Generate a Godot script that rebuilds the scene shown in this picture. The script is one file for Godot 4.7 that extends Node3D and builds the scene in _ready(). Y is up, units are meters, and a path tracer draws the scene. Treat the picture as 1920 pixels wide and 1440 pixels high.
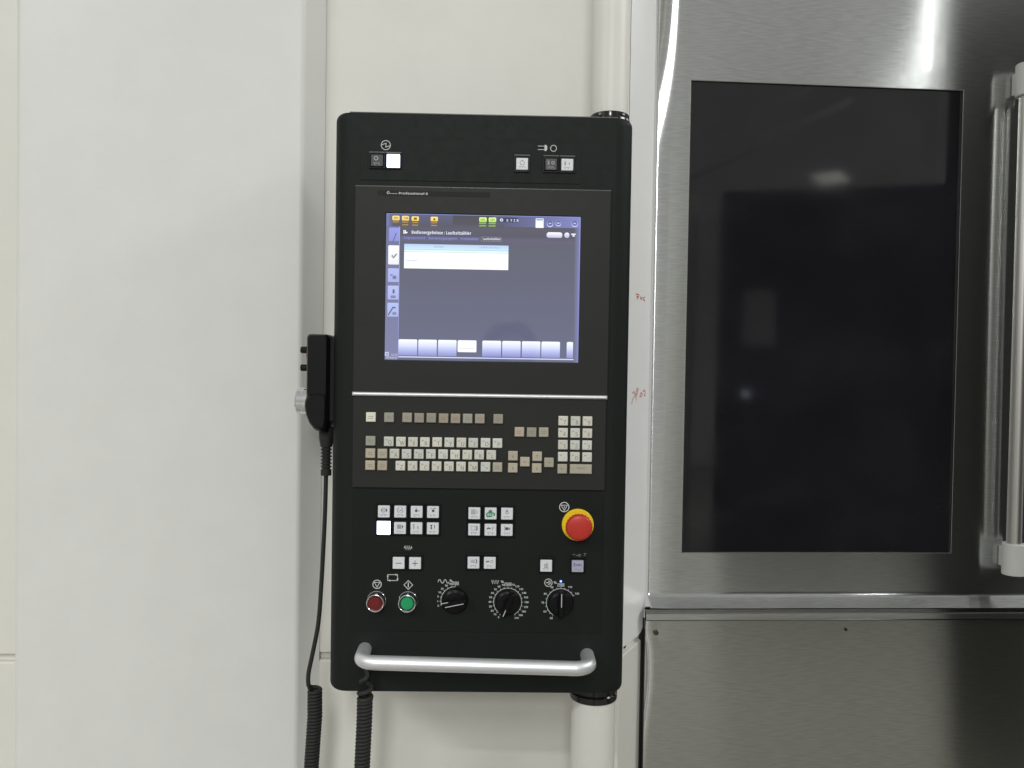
extends Node3D
# A machine-tool control console hanging on a post before white cladding, with a brushed steel door beside it.
const K := 0.001                      # the console is written in millimetres
const EYE := 1.5                      # camera height above the floor
var CONSOLE := Transform3D(Basis(Vector3.UP, 0.0179), Vector3(-0.0499, EYE - 0.0595, -1.3036))
var MACHINE := Transform3D(Basis(Vector3.UP, 0.0633), Vector3(0.3471, EYE, -1.66))
var M := {}
var base_of := {}
var font := SystemFont.new()
var bold := SystemFont.new()
var rng := RandomNumberGenerator.new()

# ---------------------------------------------------------------- scene tree helpers
func thing(called: String, label: String, category: String, frame: Transform3D, at := Vector3.ZERO, group := "") -> Node3D:
	var o := Node3D.new()
	o.name = called
	add_child(o, true)
	o.transform = frame * Transform3D(Basis(), at)
	base_of[o] = at
	tag(o, label, category, group)
	return o

func tag(o: Node, label: String, category: String, group := "") -> void:
	o.set_meta("label", label)
	o.set_meta("category", category)
	if group:
		o.set_meta("group", group)

func put(called: String, st: SurfaceTool, mat: Material, parent: Node, label := "") -> MeshInstance3D:
	var o := MeshInstance3D.new()
	o.name = called
	o.mesh = st.commit()
	o.material_override = mat
	parent.add_child(o, true)
	if base_of.has(parent):
		o.position = -base_of[parent]
	if label:
		o.set_meta("label", label)
	return o

func begin() -> SurfaceTool:
	var st := SurfaceTool.new()
	st.begin(Mesh.PRIMITIVE_TRIANGLES)
	return st

# ---------------------------------------------------------------- shapes
func vert(st: SurfaceTool, p: Vector3, n: Vector3, uv := Vector2.ZERO) -> void:
	st.set_normal(n)
	st.set_uv(uv)
	st.add_vertex(p)

func tri(st: SurfaceTool, a: Vector3, b: Vector3, c: Vector3) -> void:
	var n := (c - a).cross(b - a).normalized()
	for p: Vector3 in [a, b, c]:
		vert(st, p, n, Vector2(p.x, p.y))

func quad(st: SurfaceTool, a: Vector3, b: Vector3, c: Vector3, d: Vector3) -> void:
	tri(st, a, b, c)
	tri(st, a, c, d)

# a lofted stack of rings with the same number of points; smooth sides, flat caps
func loft(st: SurfaceTool, rings: Array, cap_front := true, cap_back := false) -> void:
	var n: int = rings[0].size()
	var nr := rings.size()
	var normals := []
	for k in nr:
		var row := PackedVector3Array()
		for i in n:
			var du: Vector3 = rings[k][(i + 1) % n] - rings[k][(i + n - 1) % n]
			var dv: Vector3 = rings[mini(k + 1, nr - 1)][i] - rings[maxi(k - 1, 0)][i]
			row.append(du.cross(dv).normalized())
		normals.append(row)
	for k in nr - 1:
		for i in n:
			var j := (i + 1) % n
			var q := [[k, i], [k + 1, i], [k + 1, j], [k, i], [k + 1, j], [k, j]]
			for e in q:
				var p: Vector3 = rings[e[0]][e[1]]
				vert(st, p, normals[e[0]][e[1]], Vector2(p.x, p.y))
	for side in 2:
		if (side == 0 and cap_front) or (side == 1 and cap_back):
			var r: PackedVector3Array = rings[nr - 1 if side == 0 else 0]
			for i in range(1, n - 1):
				if side == 0:
					tri(st, r[0], r[i + 1], r[i])
				else:
					tri(st, r[0], r[i], r[i + 1])

func rounded(cx: float, cy: float, hx: float, hy: float, r: float, seg := 4) -> PackedVector2Array:
	var out := PackedVector2Array()
	r = minf(r, minf(hx, hy))
	for c in 4:
		var a0 := c * PI / 2
		var o := Vector2(cx + (hx - r) * (1 if c in [0, 3] else -1), cy + (hy - r) * (1 if c < 2 else -1))
		for s in seg + 1:
			var a := a0 + PI / 2 * s / seg
			out.append(o + Vector2(cos(a), sin(a)) * r)
	return out

func ring(o: PackedVector2Array, z: float) -> PackedVector3Array:
	var out := PackedVector3Array()
	for p in o:
		out.append(Vector3(p.x, p.y, z) * K)
	return out

# rounded slab in millimetres; its front edge is bevelled by b in two steps
func slab(st: SurfaceTool, cx: float, cy: float, hx: float, hy: float, r: float, z0: float, z1: float, b := 0.6, seg := 3) -> void:
	var rings := [ring(rounded(cx, cy, hx, hy, r, seg), z0), ring(rounded(cx, cy, hx, hy, r, seg), z1 - b)]
	for s in [1, 2, 3]:
		var a: float = s * PI / 6
		var ins := b * (1 - cos(a))
		rings.append(ring(rounded(cx, cy, hx - ins, hy - ins, maxf(r - ins, 0.05), seg), z1 - b + b * sin(a)))
	loft(st, rings)

# lathe round +z through (cx, cy): profile of (radius, z) in millimetres
func lathe(st: SurfaceTool, cx: float, cy: float, profile: Array, seg := 36, t := Transform3D()) -> void:
	for k in profile.size() - 1:
		var a: Vector2 = profile[k]
		var b: Vector2 = profile[k + 1]
		var d := b - a
		var nn := Vector2(d.y, -d.x).normalized()
		for i in seg:
			var f0 := TAU * i / seg
			var f1 := TAU * (i + 1) / seg
			var pts := [Vector3(cx + a.x * cos(f0), cy + a.x * sin(f0), a.y), Vector3(cx + b.x * cos(f0), cy + b.x * sin(f0), b.y), Vector3(cx + b.x * cos(f1), cy + b.x * sin(f1), b.y), Vector3(cx + a.x * cos(f1), cy + a.x * sin(f1), a.y)]
			var ns := [Vector3(nn.x * cos(f0), nn.x * sin(f0), nn.y), Vector3(nn.x * cos(f0), nn.x * sin(f0), nn.y), Vector3(nn.x * cos(f1), nn.x * sin(f1), nn.y), Vector3(nn.x * cos(f1), nn.x * sin(f1), nn.y)]
			for e in [0, 1, 2, 0, 2, 3]:
				vert(st, t * (pts[e] * K), t.basis * ns[e], Vector2(float(i) / seg, float(k)))

# round tube along a path, in metres
func tube(st: SurfaceTool, path: PackedVector3Array, r: float, seg := 10, caps := true) -> void:
	var n := path.size()
	var side := Vector3.ZERO
	var prev: Array = []
	for k in n:
		var d := (path[mini(k + 1, n - 1)] - path[maxi(k - 1, 0)]).normalized()
		if side == Vector3.ZERO:
			side = d.cross(Vector3.UP if absf(d.y) < 0.9 else Vector3.BACK).normalized()
		side = (side - d * d.dot(side)).normalized()
		var up := d.cross(side)
		var row := []
		for i in seg + 1:
			var a := TAU * i / seg
			row.append(side * cos(a) + up * sin(a))
		if prev:
			for i in seg:
				var q := [[k - 1, prev[i]], [k, row[i]], [k, row[i + 1]], [k - 1, prev[i]], [k, row[i + 1]], [k - 1, prev[i + 1]]]
				for e in q:
					vert(st, path[e[0]] + e[1] * r, e[1], Vector2(float(i) / seg, float(k)))
		if caps and (k == 0 or k == n - 1):
			for i in seg:
				tri(st, path[k], path[k] + row[i] * r, path[k] + row[i + 1] * r)
		prev = row

# box in metres with small chamfers round the face that looks along +z
func box(st: SurfaceTool, a: Vector3, b: Vector3, ch := 0.002) -> void:
	var c := (a + b) / 2
	var h := (b - a).abs() / 2
	ch = minf(ch, minf(h.x, h.y) * 0.5)
	var rr := []
	for e in [[ch, -h.z], [0.0, -h.z + ch], [0.0, h.z - ch], [ch, h.z]]:
		var x: float = h.x - e[0]
		var y: float = h.y - e[0]
		rr.append([c + Vector3(x, y, e[1]), c + Vector3(-x, y, e[1]), c + Vector3(-x, -y, e[1]), c + Vector3(x, -y, e[1])])
	for k in 3:
		for i in 4:
			var j := (i + 1) % 4
			quad(st, rr[k][i], rr[k + 1][i], rr[k + 1][j], rr[k][j])
	quad(st, rr[3][0], rr[3][3], rr[3][2], rr[3][1])
	quad(st, rr[0][0], rr[0][1], rr[0][2], rr[0][3])

# a bent sheet: height(u, v) over a grid, with uv in metres
func sheet(st: SurfaceTool, us: PackedFloat32Array, vs: PackedFloat32Array, f: Callable) -> void:
	var p := []
	var e := 0.0008
	for u in us:
		var row := []
		for v in vs:
			var a: Vector3 = f.call(u, v)
			var n: Vector3 = (f.call(u + e, v) - f.call(u - e, v)).cross(f.call(u, v + e) - f.call(u, v - e))
			row.append([a, n.normalized(), Vector2(u, v)])
		p.append(row)
	for i in us.size() - 1:
		for j in vs.size() - 1:
			for c in [[i, j], [i, j + 1], [i + 1, j + 1], [i, j], [i + 1, j + 1], [i + 1, j]]:
				var w: Array = p[c[0]][c[1]]
				vert(st, w[0], w[1], w[2])

func steps(a: float, b: float, n: int) -> PackedFloat32Array:
	var out := PackedFloat32Array()
	for i in n + 1:
		out.append(lerpf(a, b, float(i) / n))
	return out

# ---------------------------------------------------------------- print: ribbons and letters in the xy plane, millimetres
func pt(x: float, y: float, z: float) -> Vector3:
	return Vector3(x, y, z) * K

func poly(st: SurfaceTool, pts: Array, z: float) -> void:
	var pk := PackedVector2Array(pts)
	var idx := Geometry2D.triangulate_polygon(pk)
	for i in range(0, idx.size(), 3):
		var a := pk[idx[i]]
		var b := pk[idx[i + 1]]
		var c := pk[idx[i + 2]]
		if (b - a).cross(c - a) > 0:
			var s := b
			b = c
			c = s
		for p: Vector2 in [a, b, c]:
			vert(st, pt(p.x, p.y, z), Vector3.BACK, p)

func line(st: SurfaceTool, pts: Array, w: float, z: float, closed := false) -> void:
	var n := pts.size()
	var l := []
	var r := []
	for i in n:
		var a: Vector2 = pts[(i + n - 1) % n] if closed or i > 0 else pts[i]
		var b: Vector2 = pts[(i + 1) % n] if closed or i < n - 1 else pts[i]
		var p: Vector2 = pts[i]
		var d0 := (p - a).normalized() if a != p else (b - p).normalized()
		var d1 := (b - p).normalized() if b != p else d0
		var m := (d0.orthogonal() + d1.orthogonal())
		m = m.normalized() * minf(1.6, 1.0 / maxf(0.4, m.normalized().dot(d0.orthogonal())))
		l.append(p + m * w / 2)
		r.append(p - m * w / 2)
	for i in n if closed else n - 1:
		var j := (i + 1) % n
		poly(st, [l[i], l[j], r[j], r[i]], z)

func arc_pts(c: Vector2, r: float, a0: float, a1: float, n := 24) -> Array:
	var out := []
	for i in n + 1:
		var a := deg_to_rad(lerpf(a0, a1, float(i) / n))
		out.append(c + Vector2(cos(a), sin(a)) * r)
	return out

func circle(st: SurfaceTool, c: Vector2, r: float, w: float, z: float, n := 24) -> void:
	var p := arc_pts(c, r, 0, 360, n)
	p.pop_back()
	line(st, p, w, z, true)

func disc(st: SurfaceTool, c: Vector2, r: float, z: float, n := 18) -> void:
	var p := arc_pts(c, r, 0, 360, n)
	p.pop_back()
	poly(st, p, z)

func rect(st: SurfaceTool, x0: float, y0: float, x1: float, y1: float, z: float) -> void:
	poly(st, [Vector2(x0, y0), Vector2(x1, y0), Vector2(x1, y1), Vector2(x0, y1)], z)

# letters of cap height h centred on (x, y); wide squeezes or stretches the word to a width in millimetres
func text(st: SurfaceTool, s: String, x: float, y: float, h: float, z: float, wide := 0.0, heavy := false, left := false) -> void:
	var tm := TextMesh.new()
	tm.text = s
	tm.font = bold if heavy else font
	tm.font_size = 32
	tm.pixel_size = 1.0
	tm.depth = 0.0
	tm.curve_step = 4.0
	tm.horizontal_alignment = HORIZONTAL_ALIGNMENT_CENTER
	tm.vertical_alignment = VERTICAL_ALIGNMENT_CENTER
	var arr := tm.get_mesh_arrays()
	var vs: PackedVector3Array = arr[Mesh.ARRAY_VERTEX]
	if vs.is_empty():
		return
	var lo := Vector2(1e9, 1e9)
	var hi := -lo
	for v in vs:
		lo = Vector2(minf(lo.x, v.x), minf(lo.y, v.y))
		hi = Vector2(maxf(hi.x, v.x), maxf(hi.y, v.y))
	var k := h / 23.0
	var kx := wide / (hi.x - lo.x) if wide > 0.0 else k
	var mid := (lo + hi) / 2
	if left:
		mid.x = lo.x
	var idx: PackedInt32Array = arr[Mesh.ARRAY_INDEX] if arr[Mesh.ARRAY_INDEX] != null else PackedInt32Array(range(vs.size()))
	for i in idx:
		var v := vs[i]
		vert(st, pt(x + (v.x - mid.x) * kx, y + (v.y - mid.y) * k, z), Vector3.BACK)

# ---------------------------------------------------------------- materials
func noise_tex(freq: float, seed_: int, lo: Color, hi: Color, size := 512, octaves := 4) -> NoiseTexture2D:
	var n := FastNoiseLite.new()
	n.noise_type = FastNoiseLite.TYPE_SIMPLEX_SMOOTH
	n.seed = seed_
	n.frequency = freq
	n.fractal_octaves = octaves
	var t := NoiseTexture2D.new()
	t.width = size
	t.height = size
	t.seamless = true
	t.noise = n
	var g := Gradient.new()
	g.set_color(0, lo)
	g.set_color(1, hi)
	t.color_ramp = g
	return t

func grey(v: float) -> Color:
	return Color(v, v, v)

func mat(called: String, linear: Color, rough: float, metal := 0.0, spec := 0.5) -> StandardMaterial3D:
	var m := StandardMaterial3D.new()
	m.resource_name = called
	m.albedo_color = linear.linear_to_srgb()
	m.roughness = rough
	m.metallic = metal
	m.metallic_specular = spec
	M[called] = m
	return m

func mottled(m: StandardMaterial3D, t: Texture2D, s: float) -> void:
	m.albedo_texture = t
	m.uv1_triplanar = true
	m.uv1_world_triplanar = true
	m.uv1_scale = Vector3(s, s, s)

func make_materials() -> void:
	var patch := noise_tex(0.012, 3, grey(0.982), grey(1.0))
	var peel := noise_tex(0.09, 5, grey(0.2), grey(0.8), 512, 3)
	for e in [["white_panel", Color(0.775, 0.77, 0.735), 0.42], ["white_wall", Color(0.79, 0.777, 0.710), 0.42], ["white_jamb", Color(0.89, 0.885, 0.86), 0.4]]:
		var m := mat(e[0], e[1], e[2])
		mottled(m, patch, 1.3)
		m.heightmap_enabled = true
		m.heightmap_texture = peel
		m.heightmap_scale = 0.006
		m.heightmap_flip_texture = false
	var handled := noise_tex(0.010, 13, grey(0.84), grey(1.0), 512, 3)
	var grain := noise_tex(0.2, 11, grey(0.82), grey(1.0), 512, 3)
	for e in [["body", Color(0.0135, 0.0168, 0.0150), 0.60], ["module", Color(0.034, 0.034, 0.031), 0.5], ["lower_body", Color(0.0120, 0.0146, 0.0130), 0.56], ["black_plastic", Color(0.012, 0.012, 0.013), 0.35], ["rubber", Color(0.038, 0.039, 0.036), 0.6], ["knob_black", Color(0.007, 0.007, 0.008), 0.32]]:
		var m := mat(e[0], e[1], e[2], 0.0, 0.30)
		mottled(m, grain, 9.0)
		m.roughness_texture = handled
		m.roughness_texture_channel = BaseMaterial3D.TEXTURE_CHANNEL_RED
	mat("bead", Color(0.12, 0.12, 0.12), 0.25)
	mat("gloss_black", Color(0.01, 0.01, 0.01), 0.15)
	mat("groove_black", Color(0.004, 0.004, 0.004), 0.7)
	mat("aluminium", Color(0.86, 0.86, 0.88), 0.46, 0.8)
	mat("bar_steel", Color(0.50, 0.49, 0.46), 0.4, 1.0)
	mat("cap_grey", Color(0.50, 0.495, 0.47), 0.5)
	mat("ledge_grey", Color(0.13, 0.13, 0.125), 0.5)
	mat("curtain_grey", Color(0.034, 0.034, 0.026), 0.7)
	mat("chrome", Color(0.75, 0.76, 0.77), 0.16, 1.0)
	mat("screw_steel", Color(0.3, 0.29, 0.27), 0.35, 1.0)
	mat("print_white", Color(0.62, 0.64, 0.62), 0.6)
	mat("print_dark", Color(0.06, 0.06, 0.07), 0.6)
	mat("print_pale", Color(0.38, 0.38, 0.40), 0.6)
	mat("print_key", Color(0.22, 0.21, 0.19), 0.6)
	mat("print_green", Color(0.02, 0.26, 0.10), 0.5)
	mat("print_blue", Color(0.14, 0.16, 0.32), 0.5)
	mat("button_white", Color(0.74, 0.74, 0.765), 0.4)
	mat("button_violet", Color(0.42, 0.42, 0.52), 0.35)
	mat("button_black", Color(0.03, 0.03, 0.03), 0.4)
	mat("key_white", Color(0.66, 0.65, 0.57), 0.5)
	mat("key_bright", Color(0.82, 0.80, 0.66), 0.5)
	mat("key_tan", Color(0.46, 0.41, 0.31), 0.5)
	mat("key_brown", Color(0.37, 0.32, 0.25), 0.5)
	mat("key_grey", Color(0.34, 0.33, 0.27), 0.5)
	mat("yellow", Color(0.90, 0.62, 0.008), 0.45)
	mat("red", Color(0.52, 0.030, 0.018), 0.4)
	mat("dark_red", Color(0.14, 0.006, 0.006), 0.3)
	mat("green", Color(0.010, 0.33, 0.12), 0.3)
	mat("dark_green", Color(0.008, 0.05, 0.025), 0.3)
	mat("marker_red", Color(0.58, 0.055, 0.03), 0.6)
	mat("camera_grey", Color(0.05, 0.05, 0.05), 0.4)
	for e in [["lit_white", Color(0.88, 0.91, 1.0), 4.0], ["lit_blue", Color(0.35, 0.5, 1.0), 3.0], ["tube_glow", Color(1.0, 0.99, 0.96), 5.0], ["diffuser_glow", Color(1.0, 0.99, 0.96), 2.2]]:
		var m := mat(e[0], Color(0.5, 0.5, 0.5), 0.4)
		m.emission_enabled = true
		m.emission = e[1]
		m.emission_energy_multiplier = e[2]
	# brushed stainless steel: fine streaks along u
	var streak := noise_tex(0.06, 21, grey(0.85), grey(1.0), 1024, 4)
	var rstreak := noise_tex(0.05, 22, grey(0.8), grey(1.0), 1024, 3)
	for e in [["steel", Color(0.72, 0.735, 0.73), 0.21], ["steel_low", Color(0.64, 0.645, 0.615), 0.22]]:
		var m := mat(e[0], e[1], e[2], 1.0)
		m.albedo_texture = streak
		m.roughness_texture = rstreak
		m.roughness_texture_channel = BaseMaterial3D.TEXTURE_CHANNEL_RED
		m.uv1_scale = Vector3(0.35, 9.0, 1.0)
		m.anisotropy_enabled = true
		m.anisotropy = -1.0
		m.clearcoat_enabled = e[0] == "steel"
		m.clearcoat = 0.7
		m.clearcoat_roughness = 0.05
	var glass := mat("dark_glass", Color(0.009, 0.009, 0.011), 0.085)
	glass.albedo_color = Color(0.016, 0.016, 0.019).linear_to_srgb()
	glass.albedo_texture = noise_tex(0.005, 37, grey(0.78), grey(1.0), 512, 3)
	glass.roughness_texture = noise_tex(0.006, 31, grey(0.35), grey(1.0), 512, 3)
	glass.roughness_texture_channel = BaseMaterial3D.TEXTURE_CHANNEL_RED
	glass.uv1_scale = Vector3(1.1, 1.6, 1.0)
	# the hall behind the camera
	mottled(mat("concrete", Color(0.37, 0.355, 0.315), 0.5), noise_tex(0.02, 41, grey(0.8), grey(1.0)), 0.4)
	mat("cabinet_dark", Color(0.018, 0.018, 0.02), 0.6)
	mat("cabinet_grey", Color(0.55, 0.55, 0.56), 0.5)
	mat("screw_dark", Color(0.09, 0.085, 0.08), 0.35, 0.7)
	mat("cabinet_light", Color(0.72, 0.72, 0.68), 0.5)
	mat("hair", Color(0.012, 0.009, 0.007), 0.6)
	mat("skin", Color(0.44, 0.24, 0.17), 0.5)
	mat("jumper", Color(0.05, 0.06, 0.09), 0.9)

# ---------------------------------------------------------------- the scene
func _ready() -> void:
	rng.seed = 7
	font.font_names = PackedStringArray(["Droid Sans"])
	bold.font_names = PackedStringArray(["Droid Sans"])
	bold.font_weight = 700
	var cam := Camera3D.new()
	cam.name = "camera"
	add_child(cam)
	cam.position = Vector3(0, EYE, 0)
	cam.basis = Basis(Vector3.RIGHT, -0.0212) * Basis(Vector3.BACK, 0.0159)
	cam.fov = rad_to_deg(2.0 * atan(720.0 / 1553.0))
	cam.near = 0.05
	cam.far = 60.0
	cam.current = true
	var env := Environment.new()
	env.background_mode = Environment.BG_COLOR
	env.background_color = Color(0.42, 0.42, 0.40).linear_to_srgb()
	env.tonemap_mode = Environment.TONE_MAPPER_LINEAR
	env.tonemap_exposure = 0.96
	env.sdfgi_enabled = true
	env.ssao_enabled = true
	env.ssil_enabled = true
	var we := WorldEnvironment.new()
	we.name = "world"
	we.environment = env
	add_child(we)
	make_materials()
	lamp("twin tube ceiling lamp out to the left of the aisle", Vector3(-3.2, 4.1, 2.2), PI / 2, 1.5, 0.2, 11.0)
	lamp("short flat diffuser ceiling lamp, first in the aisle", Vector3(-0.1, 3.9, 3.0), 0.0, 1.5, 0.6, 7.0)
	lamp("long flat diffuser ceiling lamp, second in the aisle", Vector3(-0.1, 3.9, 5.6), 0.0, 2.4, 0.9, 24.0)
	lamp("twin tube ceiling lamp mirrored as two streaks above the door window", Vector3(4.68, 4.75, 4.14), 0.585, 2.4, 0.44, 2.0)
	lamp("highest and widest diffuser ceiling lamp, out to the right of the aisle", Vector3(5.5, 5.0, -0.2), 0.0, 2.6, 1.8, 27.0)
	lamp("farthest diffuser ceiling lamp, a faint patch in the dark pane", Vector3(5.9, 4.3, 8.1), 0.72, 0.75, 0.45, 0.06)
	build_room()
	build_cladding()
	build_door()
	build_post()
	build_console()
	build_pendant()
	build_cables()
	build_person()

func lamp(label: String, at: Vector3, turn: float, long: float, wide: float, energy: float) -> void:
	var o := thing("ceiling_lamp", label, "lamp", Transform3D(Basis(Vector3.UP, turn), at), Vector3.ZERO, "ceiling lamps of the hall")
	var st := begin()
	box(st, Vector3(-wide / 2, 0.02, -long / 2), Vector3(wide / 2, 0.09, long / 2), 0.01)
	put("housing", st, M["cabinet_light"], o)
	if wide > 0.445:
		st = begin()
		box(st, Vector3(-wide / 2 + 0.02, 0.0, -long / 2 + 0.02), Vector3(wide / 2 - 0.02, 0.018, long / 2 - 0.02), 0.004)
		put("diffuser", st, M["diffuser_glow"], o)
	else:
		for s in [-1, 1]:
			st = begin()
			tube(st, PackedVector3Array([Vector3(s * wide / 4, 0, -long / 2 + 0.03), Vector3(s * wide / 4, 0, long / 2 - 0.03)]), 0.016, 10)
			put("tube", st, M["tube_glow"], o)
	var flat := wide > 0.445
	for k in [0] if flat else [-1, 1]:
		var a := AreaLight3D.new()
		a.name = "light"
		o.add_child(a, true)
		a.position = Vector3(k * wide / 4, -0.006 if flat else -0.02, 0)
		a.rotation = Vector3(-PI / 2, 0, 0)
		a.area_size = Vector2(wide - 0.06 if flat else 0.03, long - 0.06)
		a.light_energy = energy if flat else energy / 2
		a.light_color = Color(0.985, 0.995, 1.0)
		a.shadow_enabled = true
		a.set("area_range", 30.0)

func build_room() -> void:
	var st := begin()
	box(st, Vector3(-6, -0.2, -4), Vector3(8, 0.0, 9), 0.01)
	put("floor", st, M["concrete"], self).set_meta("kind", "structure")
	# seen only as reflections in the steel and the dark pane
	var o := thing("machine_cabinet", "wide dark machine cabinet across the hall, mirrored in the door pane", "cabinet", Transform3D(Basis(Vector3.UP, deg_to_rad(20.0)), Vector3(2.95, 0, 2.75)))
	st = begin()
	box(st, Vector3(-0.78, 0.08, -0.9), Vector3(0.76, 2.72, 0.0), 0.01)
	put("body", st, M["cabinet_dark"], o)
	st = begin()
	box(st, Vector3(-0.74, 0.0, -0.8), Vector3(0.72, 0.08, -0.04), 0.005)
	put("plinth", st, M["groove_black"], o)
	st = begin()
	box(st, Vector3(-0.10, -0.22, -0.02), Vector3(0.10, 0.16, 0.05), 0.01)
	var cb := put("control_box", st, M["cabinet_grey"], o)
	cb.transform = Transform3D(Basis(Vector3.UP, PI), Vector3(-0.52, 1.86, -0.92))
	st = begin()
	lathe(st, 0, 0, [Vector2(22, 0), Vector2(22, 8), Vector2(14, 16), Vector2(0, 18)], 16, Transform3D(Basis(Vector3.UP, PI), Vector3(-0.60, 1.32, -0.895)))
	put("signal_lamp", st, M["lit_white"], o)
	o = thing("storage_cabinet", "pale grey cabinet beside the dark one, mirrored at the pane's left edge", "cabinet", Transform3D(Basis(Vector3.UP, deg_to_rad(20.0)), Vector3(1.72, 0, 3.05)))
	st = begin()
	box(st, Vector3(-0.55, 0.06, -0.5), Vector3(0.30, 2.75, 0.1), 0.01)
	put("body", st, M["cabinet_light"], o)
	st = begin()
	box(st, Vector3(-0.5, 0.0, -0.45), Vector3(0.28, 0.06, 0.05), 0.005)
	put("plinth", st, M["groove_black"], o)
	o = thing("cable_tray", "pale cable tray rising across the hall above the dark cabinet", "cable tray", Transform3D(Basis(), Vector3(3.2, 3.6, 4.2)))
	for e in [[Vector3(-1.3, -0.55, -0.6), Vector3(1.2, 0.75, 0.8), 0.05], [Vector3(-1.1, -0.15, -0.6), Vector3(0.9, 0.95, 0.8), 0.03]]:
		st = begin()
		tube(st, PackedVector3Array([e[0], e[1]]), e[2], 8)
		put("pipe", st, M["cabinet_grey"], o)
	o = thing("hall_post", "pale square hall post beyond the dark cabinet, mirrored at the pane's right edge", "post", Transform3D(Basis(Vector3.UP, deg_to_rad(34.0)), Vector3(3.72, 0, 2.42)))
	st = begin()
	box(st, Vector3(-0.07, 0, -0.07), Vector3(0.07, 6.0, 0.07), 0.01)
	put("shaft", st, M["cabinet_light"], o)
	o = thing("hall_curtain", "dark welding curtain hanging to the right, mirrored at the door's dark side", "curtain", Transform3D(Basis(Vector3.UP, deg_to_rad(4.0)), Vector3(1.60, 0, -0.67)))
	st = begin()
	var f := func(u: float, v: float) -> Vector3: return Vector3(u, v, 0.05 * sin(u * 14.0) + 0.02 * sin(u * 37.0 + 1.0))
	sheet(st, steps(0.0, 3.0, 200), steps(0.03, 2.85, 2), f)
	put("cloth", st, M["curtain_grey"], o)
	st = begin()
	tube(st, PackedVector3Array([Vector3(-0.1, 2.88, 0), Vector3(3.1, 2.88, 0)]), 0.025, 8)
	put("rail", st, M["screw_steel"], o)

# ---------------------------------------------------------------- white cladding
func extrude(st: SurfaceTool, prof: Array, y0: float, y1: float) -> void:
	for i in prof.size() - 1:
		var a: Vector2 = prof[i]
		var b: Vector2 = prof[i + 1]
		quad(st, Vector3(a.x, y0, a.y), Vector3(a.x, y1, a.y), Vector3(b.x, y1, b.y), Vector3(b.x, y0, b.y))

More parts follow.
